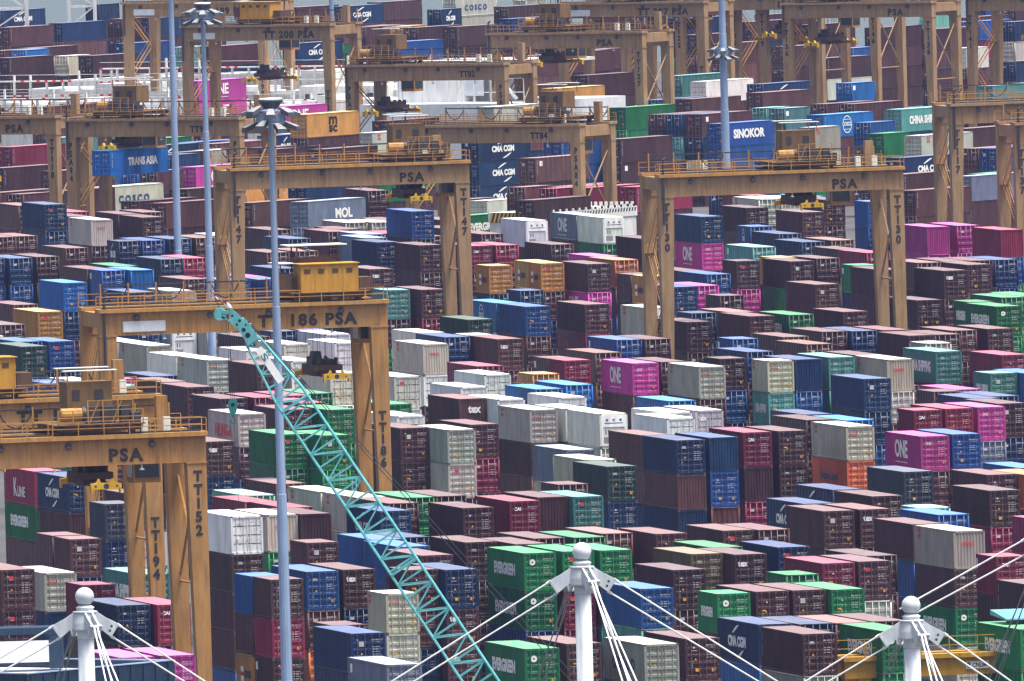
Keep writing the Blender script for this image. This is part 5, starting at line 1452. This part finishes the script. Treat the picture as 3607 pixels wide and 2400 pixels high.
# ------------------------------------------------------------------ mobile crane with lattice boom
def boom():
    Y = 1450
    tip, foot = at(893, 1205, Y), at(1706, 2420, Y)
    d = (foot-tip).normalized()
    ground = tip + d*((tip.z-1.9)/-d.z)
    e = bpy.data.objects.new('lattice_boom_crane', None); col.objects.link(e); e.location = (ground.x, ground.y, 0)
    tag(e, 'teal mobile crane with a long lattice boom and checked flag', 'crane')
    O = Vector((ground.x, ground.y, 0))
    tip, foot = tip-O, ground-O
    side = d.cross(Vector((0,1,0))).normalized(); dep = Vector((0,1,0))
    if side.x < 0: side = -side
    Lb = (foot-tip).length; hw = .98; hd = .92
    W_ = lambda t: hw
    nb = int(Lb/1.0)
    cn = [(s1*1, s2*1) for s1 in (-1, 1) for s2 in (-1, 1)]
    def pt(t, a, b):
        k = 1.0 if t > .10 else .50+.50*t/.10
        k = k if t < .9 else 1-(t-.9)/.1*.55
        return tip + (foot-tip)*t + side*(a*hw*k) + dep*(b*hd*k)
    for a, b in cn:
        mb = MB()
        for i in range(nb): mb.tube(pt(i/nb, a, b), pt((i+1)/nb, a, b), .068, 6, caps=False)
        obj('boom_chord', mb.mesh('boom_chord', [M['teal']]), e)
    mb = MB()
    for i in range(nb):
        t0, t1 = i/nb, (i+1)/nb
        for b in (-1, 1):
            a = 1 if i % 2 else -1
            mb.tube(pt(t0, a, b), pt(t1, -a, b), .042, 5, caps=False)
            mb.tube(pt(t0, -1, b), pt(t0, 1, b), .036, 5, caps=False)
        for a in (-1, 1):
            b = 1 if i % 2 else -1
            mb.tube(pt(t0, a, b), pt(t1, a, -b), .038, 5, caps=False)
    obj('boom_lacing', mb.mesh('boom_lacing', [M['teal']]), e)
    for t in (.0, .115, .42, .66):
        mb = MB()
        P = [pt(t, a, b) for a, b in ((-1,-1), (1,-1), (1,1), (-1,1))]
        for i in range(4): mb.beam(P[i], P[(i+1) % 4], .14, .14)
        mb.beam(P[0], P[2], .08, .08); mb.beam(P[1], P[3], .08, .08)
        obj('section_joint', mb.mesh('section_joint', [M['teal']]), e)
    # boom head: plated, with holes
    up = -d
    mb = MB()
    def hp(a, t): return tip + side*(a*.66) + up*(t*.80)
    prof = [(-.60,0), (-.58,.7), (-.55,1.5), (-.74,2.1), (-.80,2.5), (-.22,3.1), (.0,3.2), (.15,2.8), (.38,2.0), (.58,1.8), (.66,1.3), (.62,.4), (.60,0)]
    n = len(prof)
    for y0, y1 in ((-.62, -.56), (.56, .62)):
        A = [hp(a, t)+dep*y0 for a, t in prof]; B = [hp(a, t)+dep*y1 for a, t in prof]
        mb.quad(*A); mb.quad(*B[::-1])
        for i in range(n): mb.quad(A[i], B[i], B[(i+1) % n], A[(i+1) % n])
    for i in range(n):
        if i % 2 == 0: mb.beam(hp(*prof[i])+dep*-.6, hp(*prof[i])+dep*.6, .14, .14)
    obj('boom_head', mb.mesh('boom_head', [M['teal']]), e)
    mb = MB()
    for a, t, r in ((-.12, 1.25, .14), (-.08, .72, .17), (.05, 2.05, .10), (-.28, 2.7, .08), (-.38, 1.9, .08), (.32, 1.5, .07)):
        mb.disc(hp(a, t)+dep*-.626, r, (0,-1,0), 14)
    obj('lightening_hole', mb.mesh('lightening_hole', [M['black']]), e)
    # jib sheave to the left
    js = at(775, 1107, Y)-O
    mb = MB()
    for yy in (-.35, .35):
        mb.beam(hp(-.3, 3.0)+dep*yy, js+Vector((.1, yy, .15)), .14, .2); mb.beam(hp(-.75, 2.4)+dep*yy, js+Vector((.1, yy, -.15)), .1, .12)
    obj('jib_arm', mb.mesh('jib_arm', [M['teal']]), e)
    mb = MB()
    for yy in (-.4, .1): mb.tube(js+Vector((0,yy,0)), js+Vector((0,yy+.3,0)), .40, 18)
    obj('sheave', mb.mesh('sheave', [M['teal']]), e)
    # number plate along the boom
    mb = MB(); a, b = pt(.012, .1, -1), pt(.075, .1, -1)
    q = side*.24
    a, b = a+Vector((0,-.1,0)), b+Vector((0,-.1,0)); mb.quad(a-q, b-q, b+q, a+q); o = obj('name_plate', mb.mesh('name_plate', [M['white']]), e)
    me = text_me('S  6', 1.7, .42, M['teald'], .02)
    t = obj('lettering', me, o, (a+b)/2+Vector((0,-.02,0))); ang = math.atan2(d.z, d.x); t.rotation_euler = (0, -ang, 0)
    # flag
    f0 = at(752, 1038, Y)-O
    mb = MB(); fw, fh = 1.25, .70; ax = Vector((.86, 0, -.52)); bx = Vector((-.05, 0, -1))
    for i in range(4):
        for j in range(2):
            def fp(u, v):
                q = f0 + ax*(fw*u) + Vector((.35, 0, -.95))*(fh*v*(u*.9+.1)); return q + Vector((0, .12*math.sin(u*6), 0))
            mb.quad(fp(i/4, j/2), fp((i+1)/4, j/2), fp((i+1)/4, (j+1)/2), fp(i/4, (j+1)/2), mi=(i+j) % 2)
    mb.tube(f0+Vector((0,0,.1)), js+Vector((0,0,.3)), .03, 5, mi=2)
    obj('flag', mb.mesh('flag', [M['redp'], M['white'], M['rope']]), e)
    # ropes and hook block
    hk = at(820, 1430, Y)-O
    mb = MB(); mb.tube(js+Vector((.38,-.2,0)), hk+Vector((-.1,0,.5)), .022, 4); mb.tube(js+Vector((.46,.2,0)), hk+Vector((.12,0,.5)), .022, 4)
    mb.tube(js+Vector((.5,.2,0)), Vector((hk.x+.25, 0, -8+hk.z)), .018, 4)
    obj('hoist_rope', mb.mesh('hoist_rope', [M['rope']]), e)
    mb = MB()
    mb.prism([(-.28,.55), (.28,.55), (.40,.15), (.30,-.45), (.14,-.75), (-.14,-.75), (-.30,-.45), (-.40,.15)], -.22, .22)
    mb.tube((0,-.24,.1), (0,.24,.1), .16, 12, mi=1)
    hb = obj('hook_block', mb.mesh('hook_block', [M['teald'], M['black']]), e, hk); hb.scale = (.78,)*3
    mb = MB(); P = [(0, 0, -.7), (0, 0, -.98)] + [(-.03+.22*math.cos(t), 0, -1.2+.22*math.sin(t)) for t in [math.pi/2-.2-k*.42 for k in range(12)]]
    for q, w in zip(P[:-1], P[1:]): mb.tube(q, w, .065, 8)
    obj('hook', mb.mesh('hook', [M['teald']]), hb)
    mb = MB()
    for k, off in enumerate((0, .5)):
        a = hp(.6+off*.2, 1.6)+dep*(.3*k); b = foot + side*(5.2+off) + dep*(.4*k) + Vector((0,0,2))
        mb.tube(a, b, .028, 5)
        m_ = a+(b-a)*.12; mb.tube(m_, m_+(b-a).normalized()*.5, .07, 6)
    obj('pendant_line', mb.mesh('pendant_line', [M['rope']]), e)
    # carrier below
    mb = MB(); mb.box(-2.5, 6.5, -1.6, 1.6, 1.3, 3.4); mb.box(3.5, 6.5, -1.7, 1.7, 1.5, 4.0); obj('superstructure', mb.mesh('superstructure', [M['teal']]), e)
    mb = MB(); mb.box(-2.4, -.4, -2.6, -1.6, 1.5, 3.6); mb.box(-2.45, -.5, -2.64, -2.6, 2.3, 3.4, mi=1); obj('cab', mb.mesh('cab', [M['teal'], M['glass']]), e)
    for y in (-2.6, 1.7):
        mb = MB(); mb.prism([(-3.6,.5), (-3.1,0), (4.6,0), (5.1,.5), (4.6,1.1), (-3.1,1.1)], y, y+.9); obj('crawler_track', mb.mesh('crawler_track', [M['dark']]), e)
boom()

# ------------------------------------------------------------------ white stayed masts in the foreground
def stay_mast(px, py, Y, label, left, right, front, back):
    b = at(px, py, Y)                       # centre of the ball
    e = bpy.data.objects.new('stayed_mast', None); col.objects.link(e); e.location = (b.x, b.y, 0)
    tag(e, label, 'mast', 'white stayed masts')
    Z = b.z; O = Vector((b.x, b.y, 0)); s = Y/80000.0           # metres per photo pixel
    mb = MB(); mb.lathe([(29*s, 0), (29*s, Z-150*s), (28*s, Z-150*s)], 28); me = mb.mesh('shaft', [M['mastw']], True); obj('shaft', me, e)
    mb = MB(); mb.lathe([(0, Z-34*s)]+[(33.5*s*math.sin(t), Z-33.5*s*math.cos(t)) for t in [math.pi*k/16 for k in range(17)]], 28); obj('ball_finial', mb.mesh('ball_finial', [M['mastw']], True), e)
    mb = MB(); mb.lathe([(20*s, Z-30*s), (24*s, Z-32*s), (33*s, Z-38*s), (33*s, Z-40*s), (30*s, Z-43*s), (30*s, Z-50*s), (44*s, Z-52*s), (44*s, Z-56*s), (30*s, Z-57*s), (30*s, Z-150*s)], 28)
    mb.lathe([(46*s, Z-118*s), (47*s, Z-114*s), (46*s, Z-92*s), (40*s, Z-56*s)], 28); mb.lathe([(46*s, Z-118*s), (30*s, Z-119*s)], 28)
    obj('collar', mb.mesh('collar', [M['mastw']]), e)
    cab = {}
    for k, (ang, nm) in enumerate(((math.pi, 'left'), (0, 'right'), (-math.pi/2+.35, 'front'), (math.pi/2+.35, 'back'))):
        mb = MB()
        for yy in (-16*s, 9*s):
            mb.prism([(q[0]*s, Z+q[1]*s) for q in ((38,-53), (72,-76), (105,-93), (112,-98), (84,-140), (76,-134), (50,-112), (34,-112))], yy, yy+7*s)
        mb.prism([(q[0]*s, Z+q[1]*s) for q in ((114,-96), (119,-100), (91,-144), (84,-140))], -22*s, 22*s)
        o = obj('arm', mb.mesh('arm', [M['mastw']]), e, (0,0,0), ang)
        o2 = MB()
        for q in ((92,-106), (86,-122)): o2.disc((q[0]*s, -16.3*s, Z+q[1]*s), 5*s, (0,-1,0), 8)
        obj('bolt_hole', o2.mesh('bolt_hole', [M['lampdark']]), o)
        cab[nm] = (ang, s)
    def run(nm, target, n, r, mat, spread):
        ang = cab[nm][0]; mb = MB(); T = target - O
        for i in range(n):
            f = i/(n-1)-.5 if n > 1 else 0
            q = (114-13*(f+.5)*2, -102-20*(f+.5)*2) if n == 2 else (112-8*(i // 2), -104-12*(i // 2))
            yy = 0 if n == 2 else (6*s if i % 2 else -6*s)
            a = Vector((q[0]*s*math.cos(ang)-yy*math.sin(ang), q[0]*s*math.sin(ang)+yy*math.cos(ang), Z+q[1]*s))
            b = T + Vector(spread)*(i-(n-1)/2)
            mb.tube(a, b, r, 6, caps=False)
            dd = (b-a).normalized(); mb.tube(a, a+dd*16*s, r*1.7, 6)
        obj('stay_cable', mb.mesh('stay_cable', [mat]), e)
    run('left', left, 2, 3.0*s, M['cable'], (0, 0, -.55))
    run('right', right, 2, 3.0*s, M['cable'], (0, 0, -.45))
    run('front', front, 4, 3.0*s, M['cable'], (.35, 0, 0))
    run('back', back, 4, 2.0*s, M['cabled'], (.30, 0, 0))
    return e
YM = 1000.0
stay_mast(298, 2102, YM, 'white stayed mast with a ball finial before the navy roof', at(-340, 2545, YM), at(1000, 2600, YM), at(470, 2640, YM-60), at(140, 2640, YM+60))
stay_mast(2049, 1944, YM, 'white stayed mast with a ball finial before the green containers', at(1180, 2550, YM), at(2900, 2520, YM), at(2330, 2700, YM-60), at(1810, 2700, YM+60))
stay_mast(3209, 2133, YM, 'white stayed mast with a ball finial before the low yellow gantry', at(2650, 2540, YM), at(3760, 2560, YM), at(3380, 2640, YM-60), at(3040, 2640, YM+60))
stay_mast(3722, 1795, YM, 'white stayed mast mostly outside the picture, only its arm and stays showing', at(3170, 2168, YM), at(4300, 2200, YM), at(3800, 2560, YM-60), at(3400, 2640, YM+60))

# ------------------------------------------------------------------ navy roofed building, bottom left
def navy_building():
    Y = 1300; K = at(95, 2372, Y); zt = K.z
    r1 = Vector((8.4, 10.9, 0)).normalized(); r2 = Vector((-r1.y, r1.x, 0))
    e = bpy.data.objects.new('warehouse', None); col.objects.link(e); e.location = (K.x, K.y, 0)
    tag(e, 'navy clad building with a pale flat roof behind its parapet', 'building')
    def P(a, b, z): q = r1*a + r2*b; return (q.x, q.y, z)
    La, Lb = 13.6, 22.0
    def slab(name, a0, a1, b0, b1, z0, z1, mat, par=e):
        mb = MB(); mb.hexa([P(a0,b0,z0), P(a1,b0,z0), P(a1,b1,z0), P(a0,b1,z0), P(a0,b0,z1), P(a1,b0,z1), P(a1,b1,z1), P(a0,b1,z1)])
        return obj(name, mb.mesh(name, [mat]), par)
    w = slab('wall', 0, La, 0, Lb, 0, zt-1.2, M['navy'])
    slab('roof', .35, La-.35, .35, Lb-.35, zt-1.2, zt-.55, M['roofl'])
    for a0, a1, b0, b1 in ((0, La, 0, .3), (0, La, Lb-.3, Lb), (0, .3, .3, Lb-.3), (La-.3, La, .3, Lb-.3)):
        q = slab('parapet', a0, a1, b0, b1, zt-1.2, zt-.06, M['navy'])
        slab('coping', a0-.04, a1+.04, b0-.04, b1+.04, zt-.06, zt, M['pole'], q)
    for i in range(12): slab('cladding_rib', .3+i*1.15, .36+i*1.15, -.06, 0, zt-6, zt-.1, M['navy'])
    for i in range(10): slab('roof_bolt', .9+i*1.2, 1.05+i*1.2, .55, .7, zt-.55, zt-.45, M['dark'])
    q = at(-30, 2330, Y+14)
    slab('stair_house', 6.0, 7.2, 12.0, 21.6, zt-1.0, zt+1.6, M['navy'])
    mb = MB(); a = at(-40, 2262, 1312) - Vector((K.x, K.y, 0)); b = at(171, 2256, 1312) - Vector((K.x, K.y, 0))
    lo = at(60, 2335, 1312).z
    mb.hexa([(a.x,a.y,lo), (b.x,b.y,lo), (b.x,b.y+.4,lo), (a.x,a.y+.4,lo), (a.x,a.y,a.z), (b.x,b.y,b.z), (b.x,b.y+.4,b.z), (a.x,a.y+.4,a.z)])
    obj('roof_screen', mb.mesh('roof_screen', [M['roofl']]), e)
    c = at(222, 2330, 1312) - Vector((K.x, K.y, 0))
    mb = MB(); mb.box(b.x+.01, c.x, b.y, b.y+2.5, lo-.4, b.z+.35); mb.box(a.x, c.x, a.y-.02, a.y+2.6, b.z+.36, b.z+.75); obj('stair_house', mb.mesh('stair_house', [M['navy']]), e)
navy_building()

# ------------------------------------------------------------------ low yellow gantry, bottom right
def low_gantry():
    Y = 1560; a = at(2975, 2345, Y); z = a.z
    e = bpy.data.objects.new('travelling_gantry', None); col.objects.link(e); e.location = (a.x, a.y, 0)
    e.rotation_euler = (0, 0, R(13.0))
    tag(e, 'low bright yellow gantry with railings and a blue roofed cabin', 'gantry crane')
    Lg = 22.0
    mb = MB(); mb.box(0, Lg, 0, 1.0, z-.95, z+.25); mb.box(-.1, Lg, -.25, 1.2, z+.25, z+.55); obj('girder', mb.mesh('girder', [M['gantry']]), e)
    mb = MB(); mb.box(0, Lg, 4.0, 5.0, z-.95, z+.25); mb.box(0, Lg, 3.7, 5.2, z+.25, z+.5); obj('girder', mb.mesh('girder', [M['gantry']]), e)
    mb = MB()
    for i in range(12):
        x = -.6+i*2.0
        mb.box(x-.03, x+.03, -.25, -.2, z+.55, z+1.75)
    for zz in (1.15, 1.75): mb.box(-1.2, Lg, -.25, -.2, z+zz-.03, z+zz+.03)
    obj('railing', mb.mesh('railing', [M['gantry']]), e)
    for x in (1.0, Lg-1.5):
        for y in (.1, 4.1):
            mb = MB(); mb.box(x, x+.9, y, y+.8, 0, z-.95); obj('leg', mb.mesh('leg', [M['gantry']]), e)
    mb = MB(); mb.box(8.6, 10.2, -.08, -.02, z-.55, z-.05); mb.quad((8.65,-.085,z-.5), (8.9,-.085,z-.5), (8.9,-.085,z-.1), (8.65,-.085,z-.1), mi=1); o = obj('sign_board', mb.mesh('sign_board', [M['roofl'], M['cabblue']]), e)
    obj('lettering', text_me('CNLIM', 1.0, .3, M['black'], .02), o, (9.55, -.088, z-.3))
    mb = MB(); mb.box(12.4, 15.6, .5, 3.4, z+.55, z+2.7); mb.box(12.6, 15.4, .46, .5, z+1.2, z+2.4, mi=1); mb.box(12.36, 12.4, .8, 3.0, z+1.2, z+2.4, mi=1)
    o = obj('operator_cabin', mb.mesh('operator_cabin', [M['cabblue'], M['glass']]), e)
    mb = MB(); mb.hexa([(11.4,-.6,z+2.7), (16.4,-.6,z+2.7), (16.4,3.9,z+2.9), (11.4,3.9,z+2.9), (11.4,-.6,z+2.8), (16.4,-.6,z+2.8), (16.4,3.9,z+3.25), (11.4,3.9,z+3.25)]); obj('roof', mb.mesh('roof', [M['cabroof']]), o)
    mb = MB(); mb.box(3.2, 3.9, .3, .9, z+.55, z+1.9); mb.box(2.4, 2.9, .3, .9, z+.55, z+1.1); obj('control_box', mb.mesh('control_box', [M['sheet']]), e)
    mb = MB(); mb.box(3.6, 4.8, -.6, .0, z-1.7, z-1.1); mb.box(2.3, 6.0, -.7, -.6, z-1.9, z-1.8); obj('lamp_box', mb.mesh('lamp_box', [M['pole']]), e)
low_gantry()

# ------------------------------------------------------------------ white block with hazard striped parapet
def white_block():
    zt = 10.3; a = at(1768, 742, z=zt); b = at(1945, 742, z=zt)
    y = YAW['B']; u = Vector((math.cos(y), math.sin(y), 0)); v = Vector((-math.sin(y), math.cos(y), 0))
    e = bpy.data.objects.new('workshop_building', None); col.objects.link(e); e.location = (b.x, b.y, 0); e.rotation_euler = (0, 0, y)
    tag(e, 'white flat roofed block edged with black and yellow stripes', 'building')
    Wd, Ln = 8.2, 18.0
    mb = MB(); mb.box(-Wd, 0, 0, Ln, 0, zt-1.3); obj('wall', mb.mesh('wall', [M['shipw']]), e)
    mb = MB(); mb.box(-Wd-.1, .1, -.1, Ln+.1, zt-1.3, zt-.2); obj('parapet', mb.mesh('parapet', [M['concrete']]), e)
    me = MB(); n = 16
    for i in range(n):
        x0 = -Wd+Wd*i/n; w = Wd/n/2
        me.quad((x0,-.106,zt-1.3), (x0+w,-.106,zt-1.3), (x0+w+.35,-.106,zt-.2), (x0+.35,-.106,zt-.2), mi=0)
        me.quad((x0+w,-.106,zt-1.3), (x0+2*w,-.106,zt-1.3), (x0+2*w+.35,-.106,zt-.2), (x0+w+.35,-.106,zt-.2), mi=1)
    for i in range(30):
        y0 = Ln*i/30
        me.quad((.106,y0,zt-.75), (.106,y0+Ln/60,zt-.75), (.106,y0+Ln/60+.2,zt-.35), (.106,y0+.2,zt-.35), mi=1)
    obj('hazard_stripes', me.mesh('hazard_stripes', [M['hazy'], M['black']]), e)
    mb = MB()
    for i in range(26):
        y0 = Ln*i/26; mb.box(.0, .12, y0, y0+.35, zt-.2, zt+.06, mi=i % 2)
    for i in range(12):
        x0 = -Wd+Wd*i/12; mb.box(x0, x0+.35, Ln, Ln+.1, zt-.2, zt+.28)
    obj('parapet_block', mb.mesh('parapet_block', [M['concrete'], M['black']]), e)
white_block()

# ------------------------------------------------------------------ moored ship seen end on through the cranes
def ship():
    y = YAW['B']; c = at(590, 300, 3115)
    e = bpy.data.objects.new('moored_ship', None); col.objects.link(e); e.location = (c.x, c.y, -6.2); e.rotation_euler = (0, 0, y)
    tag(e, 'white moored ship with tiers of lashing bridges behind the cranes', 'ship')
    W2 = 34
    mb = MB(); mb.box(-W2-6, W2, 0, 70, 0, 10.4); obj('hull', mb.mesh('hull', [M['shipw']]), e)
    def bridge(yy, z0, z1, x0, x1, seed):
        rnd = random.Random(seed); mb = MB(); n = int((x1-x0)/2.6)
        for i in range(n+1):
            x = x0+(x1-x0)*i/n; mb.box(x-.12, x+.12, yy, yy+.3, z0, z1+rnd.choice((0, 0, .9, 1.4)))
            if i < n and rnd.random() < .6: mb.beam((x, yy+.15, z0), (x+(x1-x0)/n, yy+.15, z0+(z1-z0)*.5), .1, .1)
        k = int((z1-z0)/1.6)
        for j in range(k+1):
            z = z0+(z1-z0)*j/k
            mb.box(x0, x1, yy-.1, yy+.9, z-.09, z+.09); mb.box(x0, x1, yy-.1, yy-.04, z+.85, z+.93)
            m2 = int((x1-x0)/1.3)
            for i in range(m2):
                if rnd.random() < .35: mb.box(x0+1.3*i, x0+1.3*i+.5, yy-.14, yy-.105, z-.16, z+.16, mi=1)
        obj('lashing_bridge', mb.mesh('lashing_bridge', [M['shipw'], M['redp']]), e)
    bridge(2, 10.4, 14.4, -36, 4, 1); bridge(16, 10.4, 16.4, -38, 10, 2); bridge(30, 10.4, 17.6, -30, 24, 3); bridge(9, 10.4, 13.6, 6, 26, 4)
    for i in range(13):
        x = -31+i*4.4; mb = MB(); h = 1.2+.5*(i*7 % 3)
        mb.box(x, x+3.4, 5, 13, 10.4, 10.4+h); obj('hatch_cover', mb.mesh('hatch_cover', [M['shipw']]), e)
    rw = random.Random(8)
    for row, (yy, lo, hi) in enumerate(((6, 12.6, 14.4), (20, 14.4, 16.0), (34, 16.0, 17.3))):
        x = -38.0
        while x < 30:
            w = rw.choice((2.5, 2.5, 6.1)); h = rw.uniform(lo, hi)
            if rw.random() < .85:
                mb = MB(); mb.box(x, x+w-.15, yy, yy+9, 10.4, h); mb.box(x+.1, x+w-.25, yy-.05, yy, 10.6, h-.2); obj('deck_store', mb.mesh('deck_store', [M['shipw']]), e)
            x += w
    mb = MB(); mb.box(10, 24, 18, 30, 10.4, 15.2); mb.box(12, 20, 14, 18, 10.4, 12.6); o = obj('deckhouse', mb.mesh('deckhouse', [M['shipw']]), e)
    mb = MB()
    for i in range(6): mb.box(11+2*i, 12+2*i, 17.96, 18, 13.2, 14.2)
    obj('window', mb.mesh('window', [M['glass']]), o)
    obj('lettering', text_me('EVERGREEN', 6.0, .95, M['greenp'], .02), e, (14.5, 29.8, 16.0))
    mb = MB(); mb.box(11, 18, 29.9, 30.0, 15.2, 16.9); obj('name_board', mb.mesh('name_board', [M['white']]), e)
    p = at(1500, 305, 2900)
    e2 = bpy.data.objects.new('moored_barge', None); col.objects.link(e2); e2.location = (p.x, p.y, 0); e2.rotation_euler = (0, 0, y)
    tag(e2, 'low pale vessel with white deckhouse and stairs behind the girder numbered TT82', 'ship')
    mb = MB(); mb.box(-10, 14, 0, 26, 0, 12.2); obj('hull', mb.mesh('hull', [M['roofl']]), e2)
    mb = MB(); mb.box(-8, 1, 6, 20, 12.2, 17.0); mb.box(-9, 12, 8, 22, 17.0, 17.4); o = obj('deckhouse', mb.mesh('deckhouse', [M['shipw']]), e2)
    mb = MB(); mb.box(1.5, 5, 5.9, 6.0, 13, 15.6); obj('window', mb.mesh('window', [M['roofl']]), o)
    mb = MB()
    for x in (2.2, 4.0, 6.5, 9.0, 11.5): mb.box(x, x+.2, 5.0, 5.2, 12.2, 17.0)
    for z in (13.4, 15.2, 16.9): mb.box(2.2, 12, 4.9, 5.1, z, z+.12)
    mb.beam((6.5, 5, 16.8), (10.5, 5, 12.6), .5, .3)
    obj('stair_tower', mb.mesh('stair_tower', [M['shipw']]), e2)
ship()
for i, (px, py) in enumerate(((40, 20), (290, 30))):
    p = at(px, py+50, 3520); e = bpy.data.objects.new('lattice_tower', None); col.objects.link(e); e.location = (p.x, p.y, 0)
    tag(e, ('pale lattice tower at the top edge above the blue container', 'pale lattice tower at the top beside the gap of open water')[i], 'tower')
    zt = p.z+9; mb = MB(); w = 2.0 if i else 2.4
    for sx in (-w, w):
        for sy in (-w, w): mb.beam((sx, sy, 0), (sx, sy, zt), .5, .5)
    obj('upright', mb.mesh('upright', [M['shipw']]), e)
    mb = MB(); n = int(zt/3)
    for k in range(n):
        z = 3*k
        for sy in (-w, w): mb.beam((-w, sy, z), (w, sy, z), .3, .3); mb.beam((-w if k % 2 else w, sy, z), (w if k % 2 else -w, sy, z+3), .2, .2)
    obj('lacing', mb.mesh('lacing', [M['shipw']]), e)

# ------------------------------------------------------------------ haze over the harbour
HAZE = 2.5e-5
m = bpy.data.materials.new('harbour_haze'); m.use_nodes = True; nt = m.node_tree
nt.nodes.remove(nt.nodes['Principled BSDF'])
pv = nt.nodes.new('ShaderNodeVolumePrincipled')
pv.inputs['Color'].default_value = (.34, .42, .80, 1); pv.inputs['Density'].default_value = HAZE; pv.inputs['Anisotropy'].default_value = 0.0
nt.links.new(pv.outputs[0], nt.nodes['Material Output'].inputs['Volume'])
mb = MB(); mb.box(-1500, 1500, -300, 7100, -8, 97)
tag(obj('haze', mb.mesh('haze', [m])), None, None, kind='stuff')
